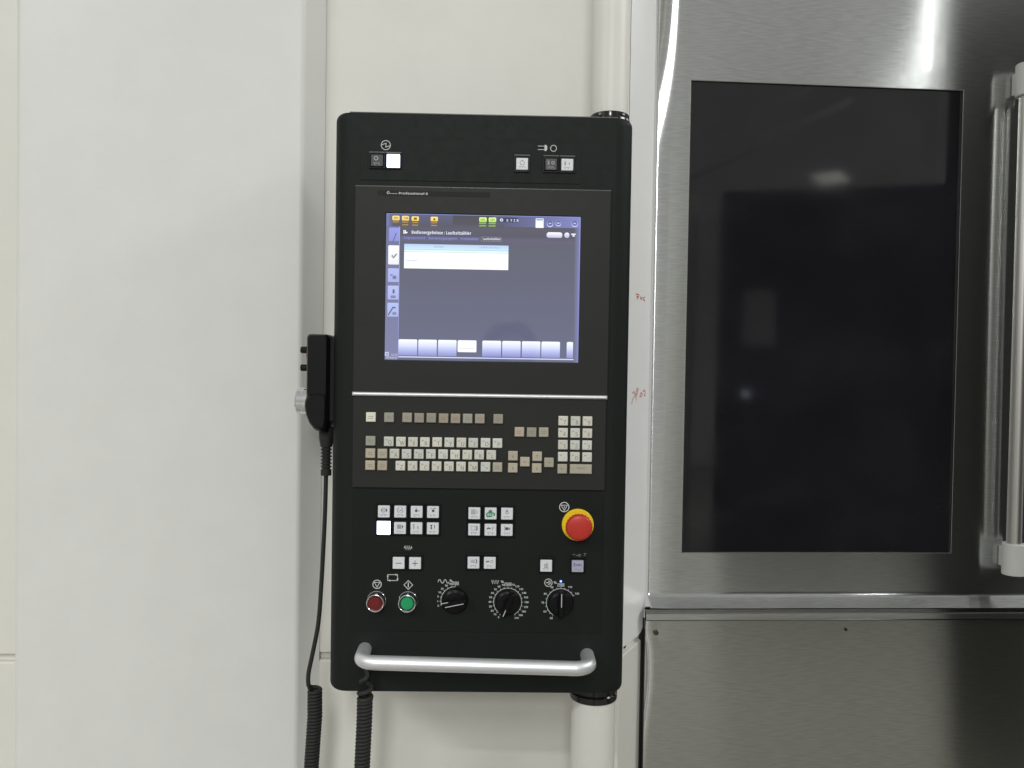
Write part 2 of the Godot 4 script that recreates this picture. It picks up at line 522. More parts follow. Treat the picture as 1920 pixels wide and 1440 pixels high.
func build_cladding() -> void:
	# upper wall: flat, then a chamfer going back to the door
	var o := thing("upper_wall_panel", "white painted cladding behind the console, above the seam", "wall panel", MACHINE, Vector3(-0.7, -0.53, 0.11))
	var st := begin()
	var cx0 := -0.145
	var cx1 := -0.0735
	extrude(st, [Vector2(-1.9, 0.11), Vector2(cx0 - 0.004, 0.11), Vector2(cx0 - 0.001, 0.109), Vector2(cx0 - 0.0005, 0.09)], -0.528, 1.5)
	quad(st, Vector3(-1.9, -0.528, 0.11), Vector3(cx0, -0.528, 0.11), Vector3(cx0, -0.528, 0.08), Vector3(-1.9, -0.528, 0.08))
	put("panel", st, M["white_wall"], o)
	o = thing("door_jamb", "slanted white strip between the round post and the steel door", "wall panel", MACHINE, Vector3(-0.11, -0.53, 0.05))
	st = begin()
	extrude(st, [Vector2(cx0, 0.09), Vector2(cx0 + 0.0003, 0.108), Vector2(cx0 + 0.001, 0.1085)], -0.528, 1.5)
	extrude(st, [Vector2(cx1, 0.0), Vector2(cx1 + 0.001, -0.06)], -0.495, 1.5)
	var j0 := Vector3(cx0 + 0.001, 0, 0.1085)
	var j1 := Vector3(cx1, 0, 0.0)
	var cut := [[0.0, -0.528], [0.72, -0.528], [0.84, -0.525], [0.92, -0.518], [0.97, -0.507], [1.0, -0.492]]
	for i in cut.size() - 1:
		var a: Vector3 = j0.lerp(j1, cut[i][0])
		var c: Vector3 = j0.lerp(j1, cut[i + 1][0])
		var back := Vector3(-0.02, 0, -0.012)
		quad(st, a + Vector3(0, cut[i][1], 0), a + Vector3(0, 1.5, 0), c + Vector3(0, 1.5, 0), c + Vector3(0, cut[i + 1][1], 0))
		quad(st, a + Vector3(0, cut[i][1], 0), c + Vector3(0, cut[i + 1][1], 0), c + back + Vector3(0, cut[i + 1][1], 0), a + back + Vector3(0, cut[i][1], 0))
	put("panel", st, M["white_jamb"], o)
	# red marker notes on the chamfer
	var dir := Vector2(cx1 - cx0, -0.11).normalized()
	var face := Transform3D(Basis(Vector3(dir.x, 0, dir.y), Vector3.UP, Vector3(-dir.y, 0, dir.x)), Vector3(cx0, 0, 0.11))
	var len_ := Vector2(cx1 - cx0, 0.11).length() * 1000.0
	for e in [[[[0.38, 142, 0.50, 142, 0.42, 132], [0.40, 138, 0.49, 137], [0.56, 140, 0.58, 134, 0.63, 139, 0.62, 133], [0.74, 140, 0.69, 138, 0.69, 134, 0.75, 133]], 1.5], [[[0.30, -48, 0.36, -44, 0.42, -50, 0.32, -60, 0.28, -68], [0.44, -56, 0.50, -48, 0.54, -40, 0.50, -38, 0.45, -46, 0.46, -62], [0.62, -52, 0.66, -47, 0.72, -50, 0.66, -55, 0.60, -54], [0.74, -46, 0.80, -42, 0.84, -46, 0.82, -54, 0.78, -52]], 1.2]]:
		st = begin()
		for s: Array in e[0]:
			var p := []
			for i in range(0, s.size(), 2):
				p.append(Vector2(s[i] * len_, s[i + 1]))
			line(st, p, e[1] * 1.35, 0.5)
		var mk := put("marker_writing", st, M["marker_red"], o, "scribbled red marker note")
		mk.transform = Transform3D(Basis(), -base_of[o]) * face
	# recess between the panels
	o = thing("seam_strip", "narrow recessed strip along the seam between the white panels", "wall panel", MACHINE, Vector3(-0.7, -0.535, 0.1))
	st = begin()
	extrude(st, [Vector2(-1.9, 0.098), Vector2(cx0 - 0.006, 0.098), Vector2(cx1 - 0.012, 0.004)], -0.56, -0.51)
	put("strip", st, M["white_wall"], o)
	var b := Basis(Vector3(dir.x, 0, dir.y), Vector3.UP, Vector3(-dir.y, 0, dir.x))
	for e in [[0.37, -0.5365, 4.2]]:
		st = begin()
		lathe(st, 0, 0, [Vector2(e[2], -1), Vector2(e[2], 2.0), Vector2(e[2] - 0.6, 2.8), Vector2(1.2, 2.8), Vector2(1.0, 1.8), Vector2(0, 1.8)], 6)
		var q := Vector2(cx0 - 0.006, 0.098).lerp(Vector2(cx1 - 0.012, 0.004), e[0])
		put("screw", st, M["screw_dark"], o).transform = Transform3D(b, Vector3(q.x, e[1], q.y) - base_of[o])
	# lower wall with a lip
	o = thing("lower_wall_panel", "white painted cladding below the seam, with a bright top lip", "wall panel", MACHINE, Vector3(-0.7, -1.5, 0.11))
	st = begin()
	var pr := [Vector2(-1.9, 0.112), Vector2(cx0, 0.112), Vector2(cx1 - 0.0095, 0.0115)]
	extrude(st, pr, -1.5, -0.5455)
	for i in 2:
		var a: Vector2 = pr[i]
		var c: Vector2 = pr[i + 1]
		quad(st, Vector3(a.x, -0.5455, a.y), Vector3(a.x, -0.5425, a.y - 0.003), Vector3(c.x, -0.5425, c.y - 0.003), Vector3(c.x, -0.5455, c.y))
		quad(st, Vector3(a.x, -0.5425, a.y - 0.003), Vector3(a.x, -0.5425, a.y - 0.03), Vector3(c.x, -0.5425, c.y - 0.03), Vector3(c.x, -0.5425, c.y - 0.003))
	put("panel", st, M["white_wall"], o)
	# big panel standing proud on the left
	o = thing("side_cover", "large flat white cover panel filling the left of the picture", "cover panel", MACHINE, Vector3(-0.92, -1.5, 0.112))
	st = begin()
	var x0 := -1.216
	var x1 := -0.7335
	var z1 := 0.162
	var r := 0.012
	var p2 := [Vector2(x0, 0.112), Vector2(x0, z1 - r)]
	for i in 7:
		var a := PI - PI / 2 * i / 6
		p2.append(Vector2(x0 + r + cos(a) * r, z1 - r + sin(a) * r))
	for i in 9:
		var a := PI / 2 - PI / 3.2 * i / 8
		p2.append(Vector2(x1 - r * 0.3 + cos(a) * r, z1 - r + sin(a) * r))
	p2.append(Vector2(-0.700, 0.1125))
	for i in p2.size() - 1:
		var a: Vector2 = p2[i]
		var c: Vector2 = p2[i + 1]
		var na := corner_normal(p2, i, true)
		var nc := corner_normal(p2, i + 1, false)
		var q := [[a, na, -1.5], [a, na, 1.5], [c, nc, 1.5], [a, na, -1.5], [c, nc, 1.5], [c, nc, -1.5]]
		for e in q:
			vert(st, Vector3(e[0].x, e[2], e[0].y), e[1], Vector2(e[0].x, e[2]))
	put("panel", st, M["white_panel"], o)

func corner_normal(p: Array, i: int, forward: bool) -> Vector3:
	var here: Vector2 = (p[i + 1] - p[i]) if forward else (p[i] - p[i - 1])
	var k := i - 1 if forward else i
	var other := here
	if k >= 0 and k + 1 < p.size():
		other = (p[k + 1] - p[k])
	if absf(here.angle_to(other)) > 0.5:
		other = here
	var d := here.normalized() + other.normalized()
	return Vector3(-d.y, 0, d.x).normalized()

# ---------------------------------------------------------------- steel door, rail and lower panel
func door_face(u: float, v: float) -> Vector3:
	# tight fold at the very edge, then a gentle swell
	var r := 0.0022
	var n := 0.0
	var uc := -0.067 + r
	var e := maxf(0.0, -0.010 - u)
	n -= e * e * (1.1 + 3.2 * smoothstep(0.40, 0.78, v))
	if u < uc:
		var d := clampf((uc - u) / r, 0.0, 0.9999)
		n += -r + r * sqrt(1.0 - d * d)
	n += 0.0007 * sin(u * 7.0 + 0.4) * sin(v * 4.1 + 1.0) + 0.0003 * sin(u * 23.0 + v * 3.0)
	# fold at the foot: a concave bend into a sloping ledge
	var foot := -0.449
	if v < foot:
		var t := foot - v
		var rr := 0.012
		var top := 1.0
		var a := minf(t / rr, top)
		var rest := maxf(0.0, t - rr * top)
		return Vector3(u, foot - rr * sin(a) - rest * cos(top), n + rr * (1.0 - cos(a)) + rest * sin(top))
	return Vector3(u, v, n)

func build_door() -> void:
	var o := thing("steel_door", "brushed stainless steel machine door with a tall dark window", "door", MACHINE, Vector3(0.3, -0.47, 0.0))
	var st := begin()
	var ul := steps(-0.067, -0.0648, 10)
	for u in steps(-0.063, 0.0, 22):
		ul.append(u)
	var vv := steps(-0.489, -0.43, 30)
	for v in steps(-0.42, -0.3687, 4):
		vv.append(v)
	sheet(st, ul, vv, door_face)
	sheet(st, ul, steps(-0.3687, 0.9, 90), door_face)
	sheet(st, steps(0.0, 0.561, 50), vv, door_face)
	sheet(st, steps(0.0, 0.561, 50), steps(0.5745, 0.9, 24), door_face)
	sheet(st, steps(0.561, 1.1, 40), vv, door_face)
	sheet(st, steps(0.561, 1.1, 40), steps(-0.3687, 0.9, 90), door_face)
	put("sheet", st, M["steel"], o)
	# cut edge of the opening
	st = begin()
	var e0 := Vector2(0.0, -0.3687)
	var e1 := Vector2(0.561, 0.5745)
	var w := 0.0016
	box(st, Vector3(e0.x - w, e0.y - w, -0.008), Vector3(e1.x + w, e0.y, 0.0013), 0.0004)
	box(st, Vector3(e1.x, e0.y, -0.008), Vector3(e1.x + w, e1.y, 0.0013), 0.0004)
	box(st, Vector3(e0.x - w, e0.y, -0.008), Vector3(e0.x, e1.y, 0.0007), 0.0004)
	box(st, Vector3(e0.x - w, e1.y, -0.008), Vector3(e1.x + w, e1.y + w, 0.0007), 0.0004)
	put("window_trim", st, M["steel_low"], o)
	st = begin()
	sheet(st, steps(e0.x, e1.x, 24), steps(e0.y, e1.y, 40), func(u: float, v: float) -> Vector3: return Vector3(u, v, -0.004 + 0.0005 * sin(u * 6.0 + 1.0) * sin(v * 5.0)))
	put("window_pane", st, M["dark_glass"], o)
	# bar handle on two brackets
	var hu := 0.671
	var hn := 0.036
	st = begin()
	tube(st, PackedVector3Array([Vector3(hu, -0.40, hn), Vector3(hu, 0.61, hn)]), 0.0140, 28)
	var hd := put("handle", st, M["bar_steel"], o)
	for e in [[0.556, 0.619], [-0.402, -0.343]]:
		st = begin()
		var c := Vector3(hu, (e[0] + e[1]) / 2 * 1.0, hn)
		lathe(st, 0, 0, [Vector2(0, -32), Vector2(19.5, -32), Vector2(21, -30.5), Vector2(21, 30.5), Vector2(19.5, 32), Vector2(0, 32)], 40, Transform3D(Basis(Vector3.RIGHT, -PI / 2), c))
		box(st, Vector3(hu - 0.009, e[0] + 0.010, 0.0), Vector3(hu + 0.016, e[1] - 0.010, hn), 0.003)
		put("bracket", st, M["cap_grey"], hd)
	# rail under the door
	o = thing("door_rail", "folded steel rail running under the door", "rail", MACHINE, Vector3(0.3, -0.49, 0.05))
	st = begin()
	var pr := [Vector2(0.018, -0.4763), Vector2(0.0268, -0.4766), Vector2(0.0325, -0.4800)]
	for i in 6:
		var a := PI / 2.6 * (1.0 - i / 5.0)
		pr.append(Vector2(0.0320 + 0.0040 * cos(a), -0.4842 + 0.0040 * sin(a)))
	pr.append(Vector2(0.0360, -0.4942))
	pr.append(Vector2(0.0348, -0.4958))
	pr.append(Vector2(0.018, -0.4958))
	for i in pr.size() - 1:
		var na := corner_normal(pr, i, true)
		var nc := corner_normal(pr, i + 1, false)
		for k in 40:
			var ua := lerpf(-0.0785, 1.1, k / 40.0)
			var ub := lerpf(-0.0785, 1.1, (k + 1) / 40.0)
			for e in [[pr[i], na, ua], [pr[i], na, ub], [pr[i + 1], nc, ub], [pr[i], na, ua], [pr[i + 1], nc, ub], [pr[i + 1], nc, ua]]:
				vert(st, Vector3(e[2], e[0].y, e[0].x), Vector3(0, e[1].z, -e[1].x) * -1.0, Vector2(e[2], e[0].y))
	put("fold", st, M["steel"], o)
	st = begin()
	box(st, Vector3(-0.074, -0.520, 0.004), Vector3(1.1, -0.4770, 0.0175), 0.001)
	put("gap_backing", st, M["groove_black"], o)
	# lower steel panel, slightly buckled near its left edge
	o = thing("lower_steel_panel", "brushed steel panel below the door rail, buckled at its left edge", "panel", MACHINE, Vector3(0.3, -1.5, 0.05))
	st = begin()
	var f := func(u: float, v: float) -> Vector3:
		var n := 0.030 + 0.0012 * sin(u * 6.0 + 0.5) * sin(v * 3.1)
		var cy := (v + 0.60) / 0.12
		var curl := maxf(0.0, 0.006 + 0.016 * exp(-cy * cy) - (u + 0.0772))
		n -= 7.0 * curl * curl
		n -= 0.0010 * exp(-(pow(u + 0.0567, 2.0) + pow(v + 0.5213, 2.0)) / 0.0004)
		n += 0.0006 * exp(-pow((u - 0.388 - 0.004 * sin(v * 14.0)) / 0.012, 2.0))
		return Vector3(u, v, n)
	var us := steps(-0.0772, 0.02, 60)
	for u in steps(0.025, 1.1, 110):
		us.append(u)
	sheet(st, us, steps(-1.5, -0.4985, 120), f)
	put("sheet", st, M["steel_low"], o)
	st = begin()
	box(st, Vector3(-0.0772, -1.5, 0.004), Vector3(-0.0752, -0.4988, 0.0262), 0.0005)
	put("edge_fold", st, M["screw_steel"], o)
	for e in [[-0.0567, -0.5213, 5.4], [0.3291, -0.5170, 2.8]]:
		st = begin()
		lathe(st, 0, 0, [Vector2(e[2], -2), Vector2(e[2], 1.8), Vector2(e[2] - 0.9, 3.0), Vector2(e[2] * 0.55, 3.2), Vector2(e[2] * 0.45, 1.6), Vector2(0, 1.6)], 6 if e[2] > 3 else 14)
		put("screw", st, M["screw_dark"] if e[2] > 3 else M["groove_black"], o).position = Vector3(e[0], e[1], 0.030) - base_of[o]
	# dark joint between white and steel
	o = thing("joint_seal", "black rubber joint between the white cladding and lower steel panel", "seal", MACHINE, Vector3(-0.085, -1.5, 0.0))
	st = begin()
	box(st, Vector3(-0.0850, -1.5, -0.03), Vector3(-0.0774, -0.497, 0.0085), 0.001)
	put("strip", st, M["groove_black"], o)

# ---------------------------------------------------------------- post
func build_post() -> void:
	var o := thing("support_post", "round white post carrying the console on black collars", "post", CONSOLE, Vector3(0.204, -1.44, -0.06))
	var up := Basis(Vector3.RIGHT, -PI / 2)
	var st := begin()
	lathe(st, 0, 0, [Vector2(30, 440), Vector2(30, 1500)], 48, Transform3D(up, Vector3(0.204, 0, -0.06)))
	put("upper_tube", st, M["white_wall"], o)
	st = begin()
	lathe(st, 0, 0, [Vector2(36.6, -1440), Vector2(36.6, -440)], 48, Transform3D(up, Vector3(0.195, 0, -0.064)))
	put("lower_tube", st, M["white_wall"], o)
	st = begin()
	lathe(st, 0, 0, [Vector2(29, 450), Vector2(33.5, 450), Vector2(34, 456), Vector2(33, 463), Vector2(32.4, 464), Vector2(32.4, 470), Vector2(31, 472), Vector2(29, 472)], 48, Transform3D(up, Vector3(0.204, 0, -0.06)))
	var c := put("collar", st, M["gloss_black"], o)
	for a in [-125.0, -55.0]:
		st = begin()
		var d := Vector3(cos(deg_to_rad(a)), 0, -sin(deg_to_rad(a)))
		lathe(st, 0, 0, [Vector2(2.6, -2), Vector2(2.6, 1.2), Vector2(1.9, 1.8), Vector2(0, 1.8)], 10, Transform3D(Basis(d.cross(Vector3.UP).normalized() * -1.0, Vector3.UP, d), Vector3(0.204, 0.4672, -0.06) + d * 0.0325))
		put("clamp_screw", st, M["screw_steel"], c)
	st = begin()
	lathe(st, 0, 0, [Vector2(36, -489), Vector2(38.6, -489), Vector2(39.4, -487), Vector2(39.4, -479), Vector2(37.6, -477), Vector2(38.8, -475), Vector2(38.8, -460), Vector2(36, -458)], 48, Transform3D(up, Vector3(0.195, 0, -0.064)))
	put("collar", st, M["gloss_black"], o)

# ---------------------------------------------------------------- console
func build_console() -> void:
	var o := thing("control_console", "tall black control console with screen, keyboard and buttons", "control panel", CONSOLE, Vector3(0, -0.457, -0.05))
	var st := begin()
	var rings := []
	var oy := -3.5
	rings.append(ring(rounded(0.6, oy, 229, 454, 11, 5), -110))
	rings.append(ring(rounded(0.6, oy, 235, 457.5, 12, 5), -104))
	for i in 9:
		var a := PI / 2 * i / 8
		rings.append(ring(rounded(0.6, oy, 236 - 29 * (1 - cos(a)), 458.5 - 5 * (1 - cos(a)), 12, 5), -30 + 30 * sin(a)))
	loft(st, rings, true, true)
	put("housing", st, M["body"], o)
	st = begin()
	tube(st, PackedVector3Array([pt(-210, 452.3, -2.2), pt(210, 452.3, -2.2)]), 0.0011, 10)
	put("top_bead", st, M["bead"], o)
	# top cover plate and the seam above it
	st = begin()
	slab(st, -19.5, 380.5, 172.5, 33.5, 1, -0.5, 0.9, 0.4, 1)
	put("switch_plate", st, M["body"], o)
	st = begin()
	slab(st, 36, 433.5, 0.7, 15, 0.4, -0.5, 0.35, 0.1, 1)
	put("seam_gasket", st, M["groove_black"], o)
	build_module(o)
	build_keyboard(o)
	st = begin()
	slab(st, 0, -252, 198, 110, 2, -0.5, 0.8, 0.5, 2)
	put("button_plate", st, M["lower_body"], o)
	build_buttons(o)
	build_dials(o)
	# grab handle
	st = begin()
	var path := PackedVector3Array()
	path.append(pt(-176, -391, -1))
	var zb := 54.0
	var rb := 24.0
	for i in 9:
		var a := PI / 2 * i / 8
		path.append(pt(-176 + rb * (1 - cos(a)), -393, zb - rb + rb * sin(a)))
	for i in 9:
		var a := PI / 2 * (1 - i / 8.0)
		path.append(pt(176 - rb * (1 - cos(a)), -399, zb - rb + rb * sin(a)))
	path.append(pt(176, -397, -1))
	tube(st, path, 0.0110, 28)
	put("grab_handle", st, M["aluminium"], o)
	st = begin()
	lathe(st, -172, -418, [Vector2(9.5, -0.5), Vector2(9.5, 4), Vector2(8, 6), Vector2(6.5, 14), Vector2(0, 14)], 24)
	put("cable_gland", st, M["black_plastic"], o)

func frame(st: SurfaceTool, ox0: float, oy0: float, ox1: float, oy1: float, ix0: float, iy0: float, ix1: float, iy1: float, z0: float, z1: float, zi: float) -> void:
	var b := 0.9
	var a := [Vector2(ox0, oy0), Vector2(ox1, oy0), Vector2(ox1, oy1), Vector2(ox0, oy1)]
	var a2 := [Vector2(ox0 + b, oy0 + b), Vector2(ox1 - b, oy0 + b), Vector2(ox1 - b, oy1 - b), Vector2(ox0 + b, oy1 - b)]
	var c := [Vector2(ix0, iy0), Vector2(ix1, iy0), Vector2(ix1, iy1), Vector2(ix0, iy1)]
	var c2 := [Vector2(ix0 + 1.2, iy0 + 1.2), Vector2(ix1 - 1.2, iy0 + 1.2), Vector2(ix1 - 1.2, iy1 - 1.2), Vector2(ix0 + 1.2, iy1 - 1.2)]
	var loops := [[a, z0], [a, z1 - b], [a2, z1], [c, z1], [c2, zi]]
	for k in 4:
		for i in 4:
			var j := (i + 1) % 4
			var p: Array = loops[k][0]
			var q: Array = loops[k + 1][0]
			quad(st, pt(p[i].x, p[i].y, loops[k][1]), pt(q[i].x, q[i].y, loops[k + 1][1]), pt(q[j].x, q[j].y, loops[k + 1][1]), pt(p[j].x, p[j].y, loops[k][1]))

func build_module(o: Node3D) -> void:
	var st := begin()
	frame(st, -199, 14, 200, 337, -151.5, 66, 154.5, 296.5, -0.5, 6.0, 2.2)
	var bez := put("screen_bezel", st, M["module"], o)
	st = begin()
	slab(st, -76.5, 326.3, 87.5, 3.8, 0.5, 5, 6.3, 0.2, 1)
	var nb := put("name_strip", st, M["groove_black"], bez)
	nb.set_meta("label", "black name strip with white lettering")
	st = begin()
	text(st, "Professional 6", -108.5, 326.3, 3.6, 6.45, 45.0, true)
	circle(st, Vector2(-147.6, 326.6), 1.7, 0.9, 6.45, 14)
	poly(st, [Vector2(-148.4, 328.8), Vector2(-146.2, 329.4), Vector2(-147.2, 327.6)], 6.45)
	for i in 5:
		rect(st, -144.5 + i * 2.3, 325.0, -142.9 + i * 2.3, 325.9, 6.45)
	put("lettering", st, M["print_white"], bez)
	st = begin()
	tube(st, PackedVector3Array([pt(-198.6, 336.6, 5.2), pt(199.6, 336.6, 5.2)]), 0.0010, 10)
	put("top_bead", st, M["bead"], bez)
	st = begin()
	slab(st, -182.6, 135.7, 13.6, 13.6, 0.8, 5, 6.25, 0.25, 2)
	put("socket_cover", st, M["module"], bez)
	# screen
	st = begin()
	for e in [[-151, 66.5, 0, 1], [-151, 296.2, 0, 0], [154.2, 296.2, 1, 0], [-151, 66.5, 0, 1], [154.2, 296.2, 1, 0], [154.2, 66.5, 1, 1]]:
		vert(st, pt(e[0], e[1], 2.4), Vector3.BACK, Vector2(e[2], e[3]))
	var sm := mat("screen_picture", Color(0.004, 0.004, 0.006), 0.045, 0.0, 0.7)
	sm.emission_enabled = true
	sm.emission = Color.BLACK
	sm.emission_texture = screen_picture()
	sm.emission_energy_multiplier = 1.1
	var scr := put("screen", st, sm, o, "lit screen showing a German run-time counter page")
	for e in [["ink_white", Color(0.9, 0.92, 1.0), 1.0], ["ink_lavender", Color(0.62, 0.64, 0.95), 0.75], ["ink_dark", Color(0.28, 0.3, 0.38), 0.4], ["ink_brown", Color(0.42, 0.3, 0.02), 0.4], ["ink_blue", Color(0.62, 0.68, 0.86), 0.7]]:
		var m := mat(e[0], Color(0.01, 0.01, 0.01), 0.3)
		m.emission_enabled = true
		m.emission = e[1]
		m.emission_energy_multiplier = e[2]
	# words on the screen: x, y measured from its top left corner in picture units of 0.1857 mm
	var jobs := {"ink_white": [["Bedienergebnisse : Laufzeitzähler", 212, 160, 26, 500, true], ["Laufzeitzähler", 812, 201, 19, 150, true], ["X", 1007, 42, 20, 0, true], ["Y", 1040, 42, 20, 0, true], ["Z", 1068, 42, 20, 0, true], ["B", 1094, 42, 20, 0, true], ["12:15", 52, 1190, 15, 52, false], ["2020/02/20", 8, 1214, 14, 96, false]],
		"ink_lavender": [["Ereignisprotokoll", 145, 206, 19, 180, false], ["Bearbeitungsergebnis", 355, 206, 19, 240, false], ["Produktzähler", 625, 203, 19, 150, false]],
		"ink_blue": [["Element", 400, 274, 15, 84, false], ["Laufzeit [h:mm:s]", 784, 274, 15, 170, false], ["Spindel", 168, 396, 13, 90, false]],
		"ink_brown": [["MDI", 62, 38, 17, 36, true], ["TAB", 142, 38, 17, 40, true], ["EDC", 790, 40, 17, 40, true], ["OPC", 872, 40, 17, 40, true]]}
	for k in jobs:
		for j in jobs[k]:
			st = begin()
			text(st, j[0], -150 + j[1] * 0.1857, 295.8 - j[2] * 0.1857, j[3] * 0.1857, 2.65, j[4] * 0.1857, j[5], true)
			put("screen_text", st, M[k], scr)
	# bright strip between the modules
	st = begin()
	slab(st, 0, 13.0, 200, 3.1, 0.5, -0.5, 9.0, 3.0, 3)
	put("trim_strip", st, M["aluminium"], o)

# the picture on the screen, drawn in units of 0.1857 mm (1643 x 1237), stored at two thirds of that
func screen_picture() -> ImageTexture:
	var k := 0.6667
	var im := Image.create(int(1643 * k), int(1237 * k), false, Image.FORMAT_RGB8)
	im.fill(Color8(93, 94, 108))
	for y in im.get_height():
		im.fill_rect(Rect2i(0, y, im.get_width(), 1), Color8(90, 92, 104).lerp(Color8(102, 105, 132), float(y) / im.get_height()))
	var g := func(x0: float, y0: float, x1: float, y1: float, top: Color, low: Color, r := 0.0, side := false) -> void:
		for y in range(int(y0 * k), int(y1 * k)):
			for x in range(int(x0 * k), int(x1 * k)):
				var px := x / k
				var py := y / k
				var dx := maxf(maxf(x0 + r - px, px - (x1 - r)), 0.0)
				var dy := maxf(maxf(y0 + r - py, py - (y1 - r)), 0.0)
				if dx * dx + dy * dy > r * r + 0.01:
					continue
				if x < im.get_width() and y < im.get_height():
					im.set_pixel(x, y, top.lerp(low, (px - x0) / (x1 - x0) if side else (py - y0) / (y1 - y0)))
	var lav := Color8(128, 130, 190)
	g.call(0, 0, 1643, 112, Color8(92, 95, 130), Color8(82, 82, 96))
	g.call(1000, 0, 1643, 100, Color8(88, 90, 120), Color8(128, 134, 200), 0, true)
	g.call(0, 0, 60, 112, Color8(122, 130, 190), Color8(86, 88, 112), 0, true)
	g.call(560, 0, 900, 90, Color8(74, 72, 84), Color8(80, 78, 88))
	g.call(118, 112, 1643, 190, Color8(88, 87, 100), Color8(84, 83, 98))
	g.call(118, 190, 1643, 232, Color8(92, 90, 108), Color8(98, 96, 118))
	g.call(0, 112, 112, 1237, Color8(112, 114, 150), Color8(126, 128, 164))
	g.call(112, 112, 119, 1216, Color8(170, 174, 225), Color8(140, 144, 205))
	g.call(1590, 100, 1643, 1237, Color8(100, 101, 118), Color8(132, 136, 196), 0, true)
	g.call(1632, 0, 1643, 1237, Color8(150, 156, 218), Color8(126, 130, 190))
	g.call(0, 0, 1643, 9, Color8(150, 158, 220), Color8(140, 150, 210))
	# status tiles
	for e in [[52, 22], [132, 22], [214, 24], [374, 24]]:
		g.call(e[0], e[1], e[0] + 62, e[1] + 40, Color8(255, 238, 150), Color8(255, 205, 80), 10)
		for j in 2:
			if j == 0 or e[0] > 60:
				g.call(e[0] + 4, e[1] + 48 + j * 22, e[0] + 56, e[1] + 58 + j * 22, Color8(190, 150, 40), Color8(170, 130, 40))
	g.call(232, 34, 260, 54, Color8(130, 95, 20), Color8(130, 95, 20))
	g.call(396, 36, 414, 56, Color8(110, 85, 20), Color8(110, 85, 20), 8)
	for e in [782, 862]:
		g.call(e, 22, e + 64, 60, Color8(226, 255, 170), Color8(190, 245, 100), 9)
		for j in 2:
			g.call(e, 64 + j * 22, e + 60, 78 + j * 22, Color8(120, 170, 40), Color8(150, 190, 80))
	g.call(945, 22, 1108, 60, Color8(52, 56, 92), Color8(52, 56, 92))
	g.call(955, 28, 985, 54, Color8(220, 225, 245), Color8(230, 230, 250), 13)
	g.call(964, 36, 976, 48, Color8(70, 74, 110), Color8(70, 74, 110), 5)
	g.call(1258, 22, 1326, 102, Color8(235, 240, 255), Color8(255, 255, 255), 5)
	g.call(1264, 30, 1320, 40, Color8(120, 130, 180), Color8(120, 130, 180))
	for e in [[1380, 66, 27], [1450, 62, 24], [1588, 62, 26]]:
		g.call(e[0] - e[2], e[1] - e[2], e[0] + e[2], e[1] + e[2], Color8(150, 155, 210), Color8(215, 220, 255), e[2])
		g.call(e[0] - e[2] + 5, e[1] - e[2] + 2, e[0] + e[2] - 5, e[1] + e[2] - 8, Color8(76, 80, 120), Color8(96, 100, 160), e[2] - 5)
		g.call(e[0] - 12, e[1] - 10, e[0] + 12, e[1] + 4, Color8(200, 205, 245), Color8(170, 175, 225), 6)
	g.call(1352, 136, 1486, 184, Color8(255, 255, 255), Color8(190, 190, 225), 22)
	g.call(1502, 136, 1546, 182, Color8(245, 246, 255), Color8(180, 184, 225), 21)
	g.call(1560, 144, 1600, 156, Color8(225, 228, 250), Color8(225, 228, 250))
	g.call(1570, 154, 1590, 172, Color8(225, 228, 250), Color8(225, 228, 250), 8)
	# page title icon and tab frame
	g.call(146, 142, 168, 172, Color8(245, 246, 255), Color8(245, 246, 255))
	g.call(160, 156, 182, 168, Color8(245, 246, 255), Color8(245, 246, 255))
	g.call(154, 150, 160, 164, Color8(96, 98, 120), Color8(96, 98, 120))
	for e in [[130, 345], [346, 610], [616, 790]]:
		g.call(e[0], 190, e[1], 224, Color8(94, 94, 132), Color8(96, 96, 138))
	g.call(800, 186, 972, 224, Color8(150, 150, 170), Color8(150, 150, 170))
	g.call(803, 189, 969, 221, Color8(72, 71, 84), Color8(72, 71, 84))
	# table
	g.call(156, 256, 1034, 302, Color8(184, 206, 246), Color8(206, 236, 250))
	g.call(156, 302, 1034, 322, Color8(214, 248, 250), Color8(240, 254, 255))
	g.call(156, 322, 1034, 462, Color8(250, 255, 255), Color8(255, 255, 255))
	# side tabs
	var tabs := [[26, 122, 236, Color8(150, 156, 226)], [22, 270, 432, Color8(250, 252, 255)], [22, 462, 580, Color8(176, 186, 238)], [21, 608, 726, Color8(182, 192, 240)], [20, 752, 870, Color8(178, 192, 240)]]
	for t in tabs:
		g.call(t[0], t[1], 113, t[2], t[3], t[3].darkened(0.06), 10)
		match int(t[1]):
			122:
				for i in 9:
					g.call(82 - i * 3, 166 + i * 8, 90 - i * 3, 176 + i * 8, Color8(86, 92, 150), Color8(86, 92, 150), 3)
			270:
				for i in 7:
					g.call(84 - i * 4, 340 + i * 5, 96 - i * 4, 350 + i * 5, Color8(96, 102, 124), Color8(120, 124, 140), 3)
				g.call(50, 350, 64, 372, Color8(150, 154, 170), Color8(150, 154, 170), 5)
			462:
				g.call(40, 512, 62, 530, Color8(130, 138, 186), Color8(130, 138, 186), 6)
				g.call(60, 526, 94, 556, Color8(104, 112, 160), Color8(120, 128, 176), 10)
			608:
				g.call(62, 640, 80, 676, Color8(90, 98, 140), Color8(90, 98, 140), 6)
				g.call(46, 690, 90, 714, Color8(126, 136, 184), Color8(116, 124, 172), 8)
			752:
				for i in 8:
					g.call(60 - i * 5, 790 + i * 8, 72 - i * 5, 802 + i * 8, Color8(84, 92, 130), Color8(84, 92, 130), 4)
				g.call(62, 830, 98, 854, Color8(130, 140, 186), Color8(118, 128, 176), 8)
				g.call(60, 786, 90, 800, Color8(84, 92, 130), Color8(84, 92, 130), 5)
